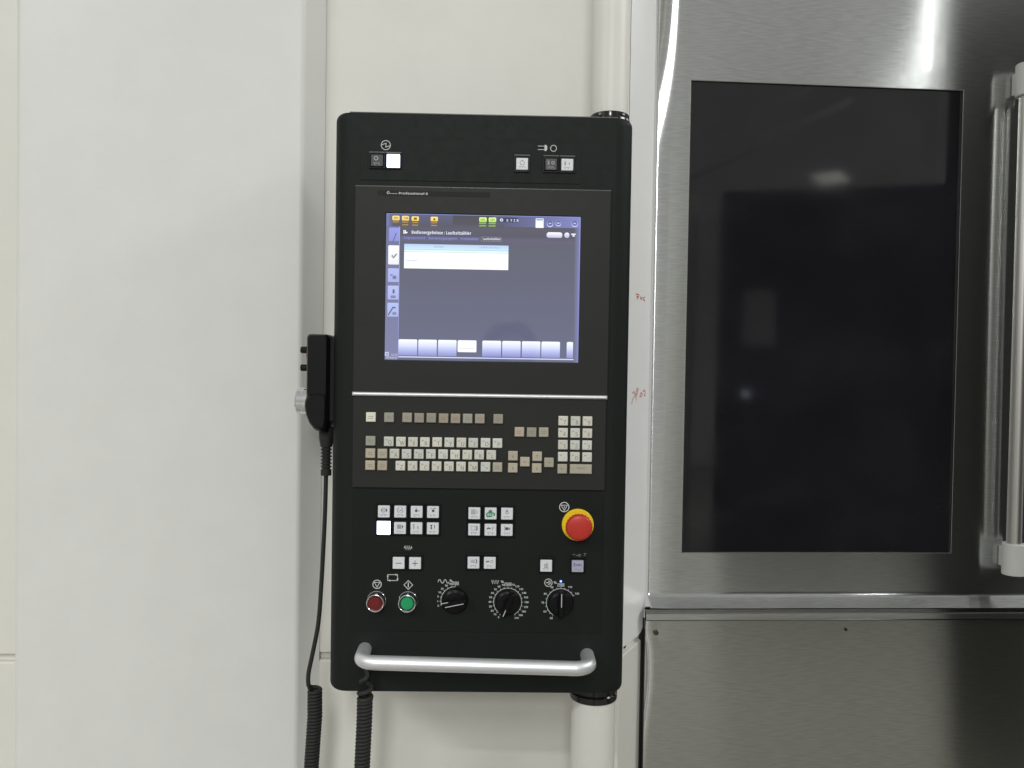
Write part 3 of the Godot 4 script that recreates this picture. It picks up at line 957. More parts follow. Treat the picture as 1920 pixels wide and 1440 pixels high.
	# soft keys along the foot
	for e in [[118, 276], [284, 442], [450, 608], [616, 776], [824, 984], [992, 1150], [1158, 1316], [1324, 1482], [1538, 1594]]:
		if e[0] == 616:
			g.call(e[0], 1058, e[1], 1160, Color8(253, 254, 255), Color8(250, 252, 255), 12)
			g.call(e[0] + 14, 1124, e[1] - 10, 1130, Color8(206, 208, 214), Color8(206, 208, 214))
		else:
			g.call(e[0], 1058, e[1], 1130, Color8(252, 255, 255), Color8(206, 214, 252), 12)
			g.call(e[0], 1118, e[1], 1196, Color8(208, 216, 252), Color8(140, 144, 205), 6)
	g.call(118, 1202, 1600, 1212, Color8(222, 230, 255), Color8(206, 216, 250))
	# clock icon
	g.call(6, 1168, 38, 1204, Color8(216, 222, 248), Color8(216, 222, 248), 5)
	g.call(11, 1173, 33, 1199, Color8(128, 132, 176), Color8(128, 132, 176), 4)
	g.call(17, 1180, 27, 1192, Color8(216, 222, 248), Color8(216, 222, 248), 4)
	return ImageTexture.create_from_image(im)

func build_keyboard(o: Node3D) -> void:
	var st := begin()
	slab(st, 0, -62, 198.5, 72, 1.0, -0.5, 4.5, 0.8, 1)
	put("keyboard_plate", st, M["module"], o)
	var meshes := {}
	for e in [[7.5, "square"], [17.2, "wide"]]:
		st = begin()
		var rr := []
		for q in [[0.0, 4.0, 0.8], [0.0, 7.2, 0.8], [0.25, 7.8, 0.9], [0.8, 8.25, 1.1], [1.3, 8.4, 1.1]]:
			rr.append(ring(rounded(0, 0, e[0] - q[0], 7.5 - q[0], q[2], 2), q[1]))
		loft(st, rr)
		meshes[e[1]] = st.commit()
	var X := func(i: float) -> float: return -170.2 + i * 18.93
	var keys := []
	var fy := -23.2
	keys.append([X.call(0), fy, "", "key_bright"])
	keys.append([X.call(1.5), fy, "", "key_grey"])
	var fk := ["key_brown", "key_brown", "key_grey", "key_brown", "key_brown", "key_grey", "key_brown"]
	for i in 7:
		keys.append([X.call(3 + i), fy, "", fk[i]])
	keys.append([X.call(10.53), fy, "", "key_brown"])
	keys.append([X.call(0), -60.3, "", "key_grey"])
	var row := "QWERTYUIOP"
	for i in 10:
		keys.append([X.call(1.5 + i), -61.0, row[i], "key_white"])
	keys.append([X.call(0), -79.9, "", "key_tan"])
	keys.append([X.call(1), -79.9, "", "key_tan"])
	row = "ASDFGHJKL"
	for i in 9:
		keys.append([X.call(2 + i), -79.9, row[i], "key_white"])
	keys.append([X.call(0), -98.7, "", "key_tan"])
	keys.append([X.call(1), -98.7, "", "key_tan"])
	row = "ZXCVBNM"
	for i in 7:
		keys.append([X.call(2.5 + i), -98.7, row[i], "key_white"])
	keys.append([X.call(9.53), -98.9, "=", "key_white"])
	keys.append([X.call(10.53), -99.1, "", "key_tan"])
	for i in 3:
		keys.append([62.7 + 19.0 * i, -43.1, "", ["key_tan", "key_grey", "key_tan"][i]])
	for e in [[53.2, -80.6, "v"], [53.1, -99.7, "v"], [72.0, -89.9, "<"], [91.2, -80.9, "^"], [90.9, -99.7, "v"], [109.9, -90.3, ">"]]:
		keys.append([e[0], e[1], e[2], "key_tan"])
	var pad := ["789", "456", "123", "-0."]
	for r in 4:
		for c in 3:
			keys.append([131.1 + 19.15 * c, -24.6 - 18.8 * r, pad[r][c], "key_white"])
	keys.append([130.8, -100.1, "<", "key_tan"])
	keys.append([160.0, -100.0, "INPUT", "key_tan"])
	for k in keys:
		var big: bool = k[2] == "INPUT"
		var key := MeshInstance3D.new()
		key.name = "key"
		key.mesh = meshes["wide" if big else "square"]
		var kind: String = k[3]
		# each cap has yellowed a little differently
		var tone := rng.randf_range(0.90, 1.07)
		var warm := rng.randf_range(-0.03, 0.03)
		var m: StandardMaterial3D = M[kind].duplicate()
		var c: Color = M[kind].albedo_color.srgb_to_linear()
		m.albedo_color = Color(c.r * (tone + warm), c.g * tone, c.b * (tone - warm)).linear_to_srgb()
		key.material_override = m
		o.add_child(key, true)
		key.position = pt(k[0] + rng.randf_range(-0.2, 0.2), k[1] + rng.randf_range(-0.2, 0.2), 0.5) - base_of[o]
		key.rotation.z = rng.randf_range(-0.008, 0.008)
		st = begin()
		if big:
			text(st, k[2], 0.5, 1.5, 3.2, 8.5, 13.0)
		elif k[2].length() and k[2] in "<>^v":
			var a: float = {"<": 180.0, ">": 0.0, "^": 90.0, "v": -90.0}[k[2]]
			var d := Vector2.from_angle(deg_to_rad(a))
			line(st, [-d * 2.6, d * 1.5], 0.7, 8.5)
			poly(st, [d * 3.2, d * 0.8 + d.orthogonal() * 1.5, d * 0.8 - d.orthogonal() * 1.5], 8.5)
		elif k[2]:
			text(st, k[2], 2.2, -1.8, 6.0, 8.5)
			rect(st, -4.8, 2.6, -3.4, 3.3, 8.5)
			rect(st, -3.0, 1.8, -2.0, 3.3, 8.5)
			rect(st, -4.4, 1.4, -3.6, 2.1, 8.5)
		else:
			for i in 2:
				var x := -3.5
				while x < 3.0:
					var w := rng.randf_range(0.8, 2.2)
					rect(st, x, 0.6 - i * 3.0, minf(x + w, 3.8), 1.7 - i * 3.0, 8.5)
					x += w + 0.7
		put("key_print", st, M["print_key"], key)

# ---------------------------------------------------------------- square illuminated buttons
func icon(st: SurfaceTool, kind: String, z: float) -> void:
	var V := func(x: float, y: float) -> Vector2: return Vector2(x, y)
	match kind:
		"auto":
			circle(st, Vector2(-0.6, 2.4), 3.2, 0.7, z, 16)
			line(st, [Vector2(-5, 2.4), Vector2(1, 2.4)], 0.7, z)
			poly(st, [Vector2(3.6, 6), Vector2(5.8, 2.4), Vector2(3.6, -1.2)], z)
		"mdi":
			line(st, arc_pts(Vector2(0, 2.4), 4.2, -70, 70, 10), 0.6, z)
			line(st, arc_pts(Vector2(0, 2.4), 4.2, 110, 250, 10), 0.6, z)
			line(st, [Vector2(-1.2, 0.6), Vector2(1.2, 4.2), Vector2(0, 2.6), Vector2(2, 1.6)], 0.7, z)
		"jog":
			circle(st, Vector2(-0.6, 2.0), 1.9, 0.6, z, 14)
			disc(st, Vector2(-0.6, 2.0), 1.3, z)
			line(st, [Vector2(-0.6, 6.6), Vector2(-0.6, 2)], 0.7, z)
			line(st, [Vector2(-0.6, 2), Vector2(5, 1.6)], 0.7, z)
		"home":
			disc(st, Vector2(0.4, 2.2), 2.1, z)
			line(st, [Vector2(-4.5, 5.8), Vector2(4.5, 6.2)], 0.5, z)
			rect(st, 2.0, 5.6, 4.2, 6.8, z)
		"block":
			for i in 5:
				rect(st, -4.5, 4.6 - i * 1.3, 2.2, 5.3 - i * 1.3, z)
			poly(st, [Vector2(3.2, 6), Vector2(5.2, 2.6), Vector2(3.2, -0.8)], z)
		"spindle":
			for i in 4:
				rect(st, -5.2, 5.4 - i * 1.9, -2.8 - 0.4 * (i % 2), 6.4 - i * 1.9, z)
			text(st, "5", 2.4, 1.6, 4.6, z)
		"tool":
			poly(st, [Vector2(-4.5, 6), Vector2(-0.6, 6), Vector2(-1.6, 3.6), Vector2(-1, -0.8), Vector2(-3.4, -0.8), Vector2(-3.0, 3.6)], z)
			poly(st, [Vector2(1.8, 4), Vector2(3.8, 4), Vector2(2.8, 6.4)], z)
			rect(st, 2.4, 0, 3.2, 4, z)
		"doors":
			line(st, [Vector2(-4.5, 6), Vector2(1.5, 6), Vector2(5, 2.6), Vector2(1.5, -0.8), Vector2(-4.5, -0.8)], 0.5, z, true)
			for i in 4:
				rect(st, -3.6, 4.2 - i * 1.3, 1.2, 4.7 - i * 1.3, z)
		"bulb":
			circle(st, Vector2(0, 2.0), 2.1, 0.7, z, 16)
			line(st, [Vector2(-1.2, 3.6), Vector2(-0.9, 6), Vector2(0.9, 6), Vector2(1.2, 3.6)], 0.7, z)
		"page":
			line(st, [Vector2(-4.5, 5.8), Vector2(1.2, 5.8), Vector2(1.2, -0.6), Vector2(-4.5, -0.6)], 0.4, z, true)
			line(st, arc_pts(Vector2(1.2, 2.6), 3.6, -65, 65, 8), 1.5, z)
		"tap":
			rect(st, -5.2, 1.6, -0.6, 3.0, z)
			poly(st, [Vector2(-5.6, 0.8), Vector2(-4.4, 0.8), Vector2(-3.8, 3), Vector2(-5.6, 3)], z)
			rect(st, -3.2, 3, -2.4, 4.8, z)
			disc(st, Vector2(-0.6, 2.3), 1.0, z)
			text(st, "?", 3.4, 2.4, 5.0, z)
		"tap_off":
			rect(st, -5.2, 1.6, -0.6, 3.0, z)
			poly(st, [Vector2(-5.6, 0.8), Vector2(-4.4, 0.8), Vector2(-3.8, 3), Vector2(-5.6, 3)], z)
			rect(st, -3.2, 3, -2.4, 4.8, z)
			circle(st, Vector2(3.2, 2.4), 2.0, 0.5, z, 14)
		"chips":
			disc(st, Vector2(0.2, 2.4), 2.4, z)
			line(st, [Vector2(-3.6, 6), Vector2(-2.2, 2), Vector2(-3.4, -0.6)], 0.8, z)
			for i in 3:
				line(st, [Vector2(3.2 + i, 4.4), Vector2(3.0 + i, 0.4)], 0.55, z)
		"run":
			for i in 3:
				rect(st, -4.4, 4.2 - i * 1.9, 2.4, 4.8 - i * 1.9, z)
			line(st, arc_pts(Vector2(1.2, 2.6), 4.0, -55, 55, 8), 1.4, z)
		"minus":
			rect(st, -4.6, -0.5, 4.6, 0.5, z)
		"plus":
			rect(st, -4.6, -0.5, 4.6, 0.5, z)
			rect(st, -0.5, 0.52, 0.5, 4.6, z)
			rect(st, -0.5, -4.6, 0.5, -0.52, z)
		"lock":
			line(st, [Vector2(-2.8, -2.4), Vector2(2.8, -2.4), Vector2(2.8, 2.2), Vector2(-2.8, 2.2)], 0.6, z, true)
			rect(st, -0.5, -2.0, 0.5, 2.0, z)
			line(st, [Vector2(-1.0, 3.6), Vector2(2.6, 5.4), Vector2(2.6, 3.6)], 0.5, z)
		"stamp":
			poly(st, [Vector2(-6.4, 5), Vector2(-3.6, 5), Vector2(-4.2, 2.6), Vector2(-4.2, -0.4), Vector2(-6, -0.4)], z)
			circle(st, Vector2(-1.4, 2.4), 1.1, 0.7, z, 12)
			disc(st, Vector2(1.6, 2.6), 1.5, z)
			circle(st, Vector2(5, 2.2), 1.3, 0.6, z, 12)
			line(st, [Vector2(-2.6, 1.2), Vector2(3.8, 1.2)], 0.6, z)
		"off":
			circle(st, Vector2(-1.2, 3.2), 2.9, 0.8, z, 18)
		"cycle":
			line(st, arc_pts(Vector2(0, 1.4), 3.3, 140, 400, 16), 0.6, z)
			poly(st, [Vector2(-2.8, 3.6), Vector2(0, 6), Vector2(2.8, 3.6), Vector2(0, 4.6)], z)
		"clamp":
			for i in 4:
				line(st, [Vector2(-5.5, 5 - i * 1.6), Vector2(-4, 4.6 - i * 1.6), Vector2(-2.6, 5 - i * 1.6)], 0.6, z)
			circle(st, Vector2(3, 2.4), 2.1, 0.6, z, 14)
		"feed":
			for i in 4:
				rect(st, -4.6, 3.6 - i * 1.5, -2.0, 4.4 - i * 1.5, z)
			rect(st, 2.6, -0.8, 3.3, 3.6, z)
	if kind not in ["minus", "plus"]:
		# tiny caption under the symbol
		var x := -5.0
		var n := 3 + kind.length() % 3
		for i in n:
			rect(st, x, -4.6, x + 7.0 / n, -4.0, z)
			if i % 2 == 0:
				rect(st, x + 1.0, -6.4, x + 1.0 + 6.0 / n, -5.8, z)
			x += 10.0 / n

func push_button(o: Node3D, x: float, y: float, kind: String, look := "button_white", ink := "print_dark", half := 9.3, label := "") -> void:
	var st := begin()
	var rr := []
	for q in [[0.0, 1.0, 1.0], [0.0, 4.6, 1.0], [0.3, 5.2, 1.1], [0.8, 5.5, 1.2]]:
		rr.append(ring(rounded(x, y, half - q[0], half - q[0], q[2], 3), q[1]))
	loft(st, rr)
	var b := put("push_button", st, M[look], o, label)
	st = begin()
	frame(st, x - 12.5, y - 12.5, x + 12.5, y + 12.5, x - 10.6, y - 10.6, x + 10.6, y + 10.6, 0.5, 3.4, 1.0)
	put("collar", st, M["black_plastic"], b)
	if kind:
		st = begin()
		var s2 := begin()
		icon(s2, kind, 0.0)
		st.append_from(s2.commit(), 0, Transform3D(Basis(), pt(x, y, 5.62)))
		put("symbol", st, M[ink], b)

func build_buttons(o: Node3D) -> void:
	# top row, each under a thin ledge
	push_button(o, -166.0, 376.7, "off", "button_black", "print_white", 9.5, "dark off button with a small ring")
	push_button(o, -140.6, 376.7, "", "lit_white", "print_dark", 9.9, "brightly lit white button")
	push_button(o, 60.2, 375.8, "cycle", "button_white", "print_dark")
	push_button(o, 105.4, 376.0, "clamp", "button_black", "print_white", 9.3, "dark button with pale symbols")
	push_button(o, 130.8, 376.0, "feed", "button_white", "print_dark")
	for e in [-166.0, -140.6, 60.2, 105.4, 130.8]:
		var st := begin()
		slab(st, e, 389.4, 12.2, 0.9, 0.3, 0.5, 5.0, 0.5, 2)
		put("button_ledge", st, M["ledge_grey"], o)
	var kinds := ["auto", "mdi", "jog", "home", "", "block", "spindle", "tool"]
	for i in 8:
		var k: String = kinds[i]
		push_button(o, -148.3 + 25.7 * (i % 4), -171.5 - 25.9 * int(i / 4.0), k, "button_white" if k else "lit_white", "print_dark", 9.3 if k else 10.4, "" if k else "brightly lit white button")
	kinds = ["doors", "", "bulb", "page", "tap", "chips"]
	for i in 6:
		push_button(o, -6.2 + 25.7 * (i % 3), -172.6 - 25.8 * int(i / 3.0), kinds[i])
	# the green economy mark
	var st := begin()
	var ex := 19.5
	var ey := -172.6
	disc(st, Vector2(ex - 0.4, ey + 3.0), 3.0, 5.63, 20)
	disc(st, Vector2(ex - 3.4, ey - 1.6), 3.9, 5.64, 20)
	disc(st, Vector2(ex + 0.6, ey - 1.2), 3.9, 5.65, 20)
	disc(st, Vector2(ex + 4.3, ey - 1.0), 2.9, 5.66, 20)
	rect(st, ex - 6.2, ey - 5.6, ex + 1, ey - 3.4, 5.67)
	put("leaf_mark", st, M["print_green"], o, "green mark reading eco")
	st = begin()
	text(st, "eco", ex, ey - 1.6, 5.0, 5.75, 10.0, true)
	put("lettering", st, M["button_white"], o)
	push_button(o, -124.1, -252.6, "minus")
	push_button(o, -98.3, -252.6, "plus")
	push_button(o, -6.4, -250.8, "run")
	push_button(o, 19.3, -250.8, "tap_off")
	push_button(o, 108.3, -254.3, "lock")
	push_button(o, 158.1, -254.4, "stamp", "button_violet", "print_blue", 9.3, "violet grey button under a scuffed ledge")
	for e in [[-111.2, -239.6, 25.0], [6.4, -237.6, 25.0], [108.3, -241.2, 12.4], [158.1, -240.6, 12.6]]:
		st = begin()
		slab(st, e[0], e[1], e[2], 0.8, 0.3, 0.5, 4.6, 0.5, 2)
		put("button_ledge", st, M["black_plastic"], o)
	# scuffs above the violet button
	st = begin()
	for i in 16:
		var c := Vector2(158.1 + rng.randf_range(-12, 12), -238.0 + rng.randf_range(-2.4, 3.2))
		line(st, [c, c + Vector2(rng.randf_range(0.8, 2.6), rng.randf_range(-0.5, 0.5))], rng.randf_range(0.3, 0.6), 0.95)
	put("scuff_marks", st, M["print_pale"], o)
	# emergency stop
	st = begin()
	lathe(st, 157.3, -189, [Vector2(25.2, 0.5), Vector2(25.2, 4.0), Vector2(24.2, 5.2), Vector2(14.5, 5.6)], 48)
	put("stop_collar", st, M["yellow"], o, "yellow disc behind the red stop button")
	st = begin()
	lathe(st, 157.3, -189, [Vector2(12, 4.5), Vector2(12, 14), Vector2(18.6, 17.5), Vector2(20.2, 19.5), Vector2(20.4, 22), Vector2(20.3, 26), Vector2(19.6, 28), Vector2(18.0, 29.5), Vector2(15, 30.6), Vector2(10, 31.4), Vector2(5, 31.8), Vector2(0, 31.9)], 48)
	for i in 24:
		var a := TAU * i / 24
		var c := Vector2(157.3, -189) + Vector2(cos(a), sin(a)) * 20.3
		lathe(st, c.x, c.y, [Vector2(0.9, 20), Vector2(0.9, 25.6), Vector2(0.4, 26.6), Vector2(0, 26.8)], 6)
	put("stop_button", st, M["red"], o, "red mushroom emergency stop button")
	# lit push buttons in chrome barrels
	for e in [[-158.4, "dark_red", "dark_red", "red round push button in a chrome barrel"], [-108.8, "green", "dark_green", "green round push button in a chrome barrel"]]:
		st = begin()
		lathe(st, e[0], -313, [Vector2(15.0, 0.5), Vector2(15.0, 2.0), Vector2(14.4, 2.6), Vector2(14.2, 17.5), Vector2(13.7, 18.6), Vector2(12.7, 18.9), Vector2(12.0, 18.2), Vector2(12.0, 15)], 40)
		var bar := put("button_barrel", st, M["chrome"], o, e[3])
		st = begin()
		lathe(st, e[0], -313, [Vector2(12.0, 16.0), Vector2(9.8, 16.0)], 40)
		put("button_rim", st, M[e[2]], bar)
		st = begin()
		lathe(st, e[0], -313, [Vector2(9.8, 16.0), Vector2(9.4, 16.9), Vector2(5, 17.3), Vector2(0, 17.4)], 40)
		put("lens", st, M[e[1]], bar)
	# printed symbols on the plates
	var z := 1.05
	st = begin()
	circle(st, Vector2(-152.9, 401.6), 7.1, 1.1, z, 32)
	line(st, [Vector2(-159.8, 401.6), Vector2(-152.4, 404.6), Vector2(-153.0, 398.6), Vector2(-146.0, 401.0)], 1.1, z)
	put("power_symbol", st, M["print_white"], o)
	st = begin()
	rect(st, 84.5, 404.6, 95.0, 405.5, z)
	rect(st, 84.5, 399.2, 95.0, 400.1, z)
	poly(st, [Vector2(95, 407), Vector2(97.6, 407), Vector2(99.2, 404.8), Vector2(99.2, 400), Vector2(97.6, 397.6), Vector2(95, 397.6)], z)
	circle(st, Vector2(109.0, 402.0), 4.7, 1.0, z, 28)
	poly(st, [Vector2(103.0, 403.6), Vector2(105.6, 405.2), Vector2(105.6, 401.4)], z)
	put("tool_symbol", st, M["print_white"], o)
	st = begin()
	circle(st, Vector2(135.6, -161.4), 7.4, 1.3, z, 32)
	line(st, [Vector2(130.6, -158.4), Vector2(140.6, -158.4), Vector2(135.6, -167.0)], 1.3, z, true)
	rect(st, 135.1, -163.6, 136.1, -159.4, z)
	put("stop_symbol", st, M["print_white"], o)
	st = begin()
	line(st, [Vector2(-116, -229.8), Vector2(-114.6, -226), Vector2(-113, -232), Vector2(-111.4, -226), Vector2(-109.8, -232), Vector2(-108.2, -226), Vector2(-106.6, -232), Vector2(-105, -227), Vector2(-104, -230)], 1.3, z)
	put("feed_symbol", st, M["print_white"], o)
	st = begin()
	line(st, [Vector2(-141.3, -271.9), Vector2(-125.9, -271.9), Vector2(-125.9, -281.2), Vector2(-141.3, -281.2)], 1.0, z, true)
	for e in [[-141.3, -274.5, 0, 1], [-125.9, -279, 0, -1], [-138.0, -281.2, -1, 0], [-128.5, -271.9, 1, 0]]:
		var d := Vector2(e[2], e[3])
		var c := Vector2(e[0], e[1])
		poly(st, [c + d * 2.2, c + d.orthogonal() * 1.8 - d * 0.6, c - d.orthogonal() * 1.8 - d * 0.6], z + 0.02)
	put("cycle_symbol", st, M["print_white"], o)
	st = begin()
	circle(st, Vector2(-158.0, -287.5), 6.6, 1.2, z, 32)
	line(st, [Vector2(-162.2, -284.6), Vector2(-153.8, -284.6), Vector2(-158.0, -292.0)], 1.2, z, true)
	put("stop_symbol", st, M["print_white"], o)
	st = begin()
	line(st, [Vector2(-108.8, -281.0), Vector2(-101.9, -288.0), Vector2(-108.8, -295.0), Vector2(-115.7, -288.0)], 1.0, z, true)
	rect(st, -109.5, -292, -108.1, -284, z)
	put("start_symbol", st, M["print_white"], o)

# ---------------------------------------------------------------- override dials
func dial_scale(st: SurfaceTool, c: Vector2, r: float, a0: float, a1: float, marks: Array, lr: float) -> void:
	var z := 1.05
	line(st, arc_pts(c, r, a0, a1, 40), 0.8, z)
	for m in marks:
		var a := deg_to_rad(m[0])
		var d := Vector2(cos(a), sin(a))
		line(st, [c + d * (r + 0.3), c + d * (r + 2.2)], 0.7, z + 0.02)
		if m[1] == "100":
			var p := c + d * lr
			line(st, [p + Vector2(-5.0, -2.3), p + Vector2(5.0, -2.3), p + Vector2(5.0, 2.3), p + Vector2(-5.0, 2.3)], 0.6, z, true)
			text(st, "100", p.x, p.y, 3.0, z, 8.2, true)
		elif m[1]:
			var p := c + d * (lr + (1.6 if m[1].length() > 2 else 0.0) * absf(d.x))
			text(st, m[1], p.x, p.y, 3.0, z, 0.0, true)

func knob(o: Node3D, c: Vector2, turn: float, lines: Array, tilt_label := "") -> MeshInstance3D:
	var st := begin()
	lathe(st, c.x, c.y, [Vector2(20.6, 0.6), Vector2(20.8, 2.0), Vector2(20.2, 5.0), Vector2(18.5, 7.5), Vector2(15, 9.4), Vector2(9, 10.4), Vector2(0, 10.6)], 44)
	var k := put("dial_knob", st, M["knob_black"], o, tilt_label)
	st = begin()
	var s2 := begin()
	var rr := []
	for q in [[0.0, 6.0], [0.3, 15.0], [1.0, 18.6], [2.2, 20.2]]:
		rr.append(ring(rounded(0, 0, 20.6 - q[0] * 1.2, 5.2 - q[0], 4.0, 4), q[1]))
	loft(s2, rr)
	st.append_from(s2.commit(), 0, Transform3D(Basis(Vector3.BACK, deg_to_rad(turn)), pt(c.x, c.y, 0)))
	put("grip", st, M["knob_black"], k)
	st = begin()
	var d := Vector2.from_angle(deg_to_rad(turn))
	var s := d.orthogonal()
	for l in lines:
		line(st, [c + d * l[0] + s * l[3], c + d * l[1] + s * l[3]], 1.1, l[2])
	put("pointer_line", st, M["print_white"], k)
	return k

func build_dials(o: Node3D) -> void:
	var z := 1.05
	var c := Vector2(-35.0, -312.0)
	var st := begin()
	dial_scale(st, c, 22.0, 202, 90, [[198, "0"], [183, "1"], [167, "5"], [152, "10"], [137, "25"], [120, "50"], [105, "90"], [89, "100"]], 27.4)
	line(st, [Vector2(-62, -283), Vector2(-61, -279.4), Vector2(-58.6, -279), Vector2(-57.4, -282), Vector2(-55.6, -284.6), Vector2(-53.2, -283.6), Vector2(-52.6, -280.4), Vector2(-50.6, -278.8), Vector2(-48.8, -280.6), Vector2(-48, -284), Vector2(-46.2, -284.6), Vector2(-44.8, -282.6)], 1.0, z)
	text(st, "%", -41.6, -280.6, 4.0, z, 0.0, true)
	var k := knob(o, c, 192.0, [[-14, 15, 20.4, -2.6], [9, 20.5, 20.4, 4.2]], "black dial turned to its lowest setting")
	put("dial_scale", st, M["print_white"], k)
	c = Vector2(48.6, -313.4)
	st = begin()
	var marks := []
	for i in 21:
		marks.append([240.0 - 15.0 * i, str(i * 10)])
	dial_scale(st, c, 22.2, 229, -61, marks, 28.2)
	var x := 22.8
	var pts := []
	for i in 9:
		pts.append(Vector2(x + i * 1.35, -284.6 if i % 2 == 1 else -278.8))
	line(st, pts, 1.0, z)
	text(st, "%", 39.6, -281.2, 4.0, z, 0.0, true)
	k = knob(o, c, 247.0, [[8.5, 19.2, 20.4, 0.0]], "black dial with a short pointer turned to zero")
	put("dial_scale", st, M["print_white"], k)
	c = Vector2(132.4, -313.7)
	st = begin()
	marks = []
	for i in 15:
		marks.append([240.0 - 15.0 * i, str(50 + i * 5) if i % 2 == 0 else ""])
	dial_scale(st, c, 22.6, 237, 28, marks, 28.4)
	circle(st, Vector2(112.5, -281.9), 5.9, 1.1, z, 28)
	line(st, arc_pts(Vector2(112.8, -281.9), 2.6, -110, 110, 10), 1.3, z)
	rect(st, 108.6, -282.5, 113.4, -281.3, z + 0.03)
	text(st, "%", 123.4, -281.6, 4.0, z, 0.0, true)
	k = knob(o, c, 90.0, [[-2.0, 19.2, 20.4, 0.0]], "black dial with its pointer turned straight up")
	put("dial_scale", st, M["print_white"], k)
	st = begin()
	lathe(st, 132.3, -279.6, [Vector2(1.9, 0.6), Vector2(1.7, 1.6), Vector2(0.9, 2.3), Vector2(0, 2.4)], 16)
	put("indicator_light", st, M["lit_blue"], o, "small blue lit indicator")
	var l := OmniLight3D.new()
	l.name = "indicator_glow"
	o.add_child(l, true)
	l.position = pt(132.3, -279.6, 5.0) - base_of[o]
	l.light_color = Color(0.25, 0.35, 1.0)
	l.light_energy = 0.000012
	l.light_size = 0.002
	l.shadow_enabled = true

# ---------------------------------------------------------------- hand pendant
func build_pendant() -> void:
	var o := thing("hand_pendant", "black hand-held pendant with silver handwheel on the console's left side", "hand controller", CONSOLE, Vector3(-0.255, -0.12, -0.05))
	var st := begin()
	var rr := []
	for q in [[3.0, -92.0], [0.0, -88.0], [0.0, -24.0], [0.8, -19.0], [3.0, -15.0]]:
		rr.append(ring(rounded(-260.0, 55, 17.5 - q[0], 51 - q[0], 5, 4), q[1]))
	loft(st, rr, true, true)
	put("housing", st, M["black_plastic"], o)
	st = begin()
	box(st, Vector3(-0.2445, -0.035, -0.085), Vector3(-0.232, 0.100, -0.03), 0.003)
	put("hanger", st, M["groove_black"], o)
	# swollen lower grip
	st = begin()
	rr = []
	var outline := PackedVector2Array()
	for e in [[-240, 16], [-258, 18], [-272, 16], [-280, 8], [-282.5, -6], [-280, -22], [-274, -38], [-265, -49], [-258, -52], [-242, -52]]:
		outline.append(Vector2(e[0], e[1]))
	var fine := PackedVector2Array()
	for i in outline.size():
		var a := outline[(i + outline.size() - 1) % outline.size()]
		var b := outline[i]
		var c := outline[(i + 1) % outline.size()]
		fine.append(b.lerp(a, 0.25) * 0.75 + b * 0.25)
		fine.append(b.lerp(c, 0.25) * 0.75 + b * 0.25)
	var mid := Vector2(-261, -16)
	for i in 9:
		var a := -PI / 2 + PI * i / 8
		var s := 0.70 + 0.30 * cos(a)
		var w := PackedVector2Array()
		for p in fine:
			w.append(mid + (p - mid) * s)
		rr.append(ring(w, -50 + 38 * sin(a)))
	loft(st, rr, true, true)
	put("grip", st, M["black_plastic"], o)
	var side := Basis(Vector3.UP, -PI / 2)
	st = begin()
	lathe(st, 0, 0, [Vector2(23, 0), Vector2(23, 8), Vector2(22.4, 9), Vector2(22.4, 17), Vector2(21, 19), Vector2(15, 19), Vector2(14, 17), Vector2(0, 17)], 40, Transform3D(side, pt(-279, -2, -50)))
	put("handwheel", st, M["chrome"], o)
	st = begin()
	lathe(st, 0, 0, [Vector2(13, -2), Vector2(13, 3.5), Vector2(12, 4.5), Vector2(0, 4.5)], 24, Transform3D(side, pt(-277.4, 74, -50)))
	put("enable_ring", st, M["dark_red"], o, "dark red ring under the upper knob")
	for y in [81.0, 52.0]:
		st = begin()
		lathe(st, 0, 0, [Vector2(5.6, 0), Vector2(5.6, 15), Vector2(4.8, 16), Vector2(0, 16)], 18, Transform3D(side, pt(-277.4, y, -50)))
		put("selector_knob", st, M["black_plastic"], o)
	# ribbed strain relief
	st = begin()
	var up := Transform3D(Basis(Vector3.RIGHT, PI / 2), pt(-250.5, 0, -50))
	var prof := [Vector2(0, 44), Vector2(12.5, 44), Vector2(12.0, 62), Vector2(9.5, 76)]
	for i in 7:
		var y := 77.0 + i * 5.6
		prof.append(Vector2(6.4, y))
		prof.append(Vector2(6.4, y + 1.6))
		prof.append(Vector2(9.2 - i * 0.1, y + 3.4))
		prof.append(Vector2(9.2 - i * 0.1, y + 4.4))
	prof.append(Vector2(8.6, 118))
	prof.append(Vector2(8.6, 123))
	prof.append(Vector2(3, 123))
	lathe(st, 0, 0, prof, 22, up)
	put("strain_relief", st, M["rubber"], o)

func helix(path: Array, r: float, wire: float, pitch: float, from: float) -> PackedVector3Array:
	# a coil wound round a polyline given in millimetres
	var cv := Curve3D.new()
	for p: Vector3 in path:
		cv.add_point(p * K)
	var out := PackedVector3Array()
	var l := cv.get_baked_length()
	var turns := l / (pitch * K)
	var n := int(turns * 16)
	for i in n + 1:
		var t := float(i) / n
		var p := cv.sample_baked(l * t)
		var a := TAU * turns * t + from
		out.append(p + Vector3(cos(a), 0, sin(a)) * r * K)
	return out

func smooth(points: Array, n := 8) -> PackedVector3Array:
	var out := PackedVector3Array()
	for i in points.size() - 1:
		var a: Vector3 = points[maxi(i - 1, 0)]
		var b: Vector3 = points[i]
		var c: Vector3 = points[i + 1]
		var d: Vector3 = points[mini(i + 2, points.size() - 1)]
		for k in n:
			out.append(b.cubic_interpolate(c, a, d, float(k) / n) * K)
	out.append(points[-1] * K)
	return out

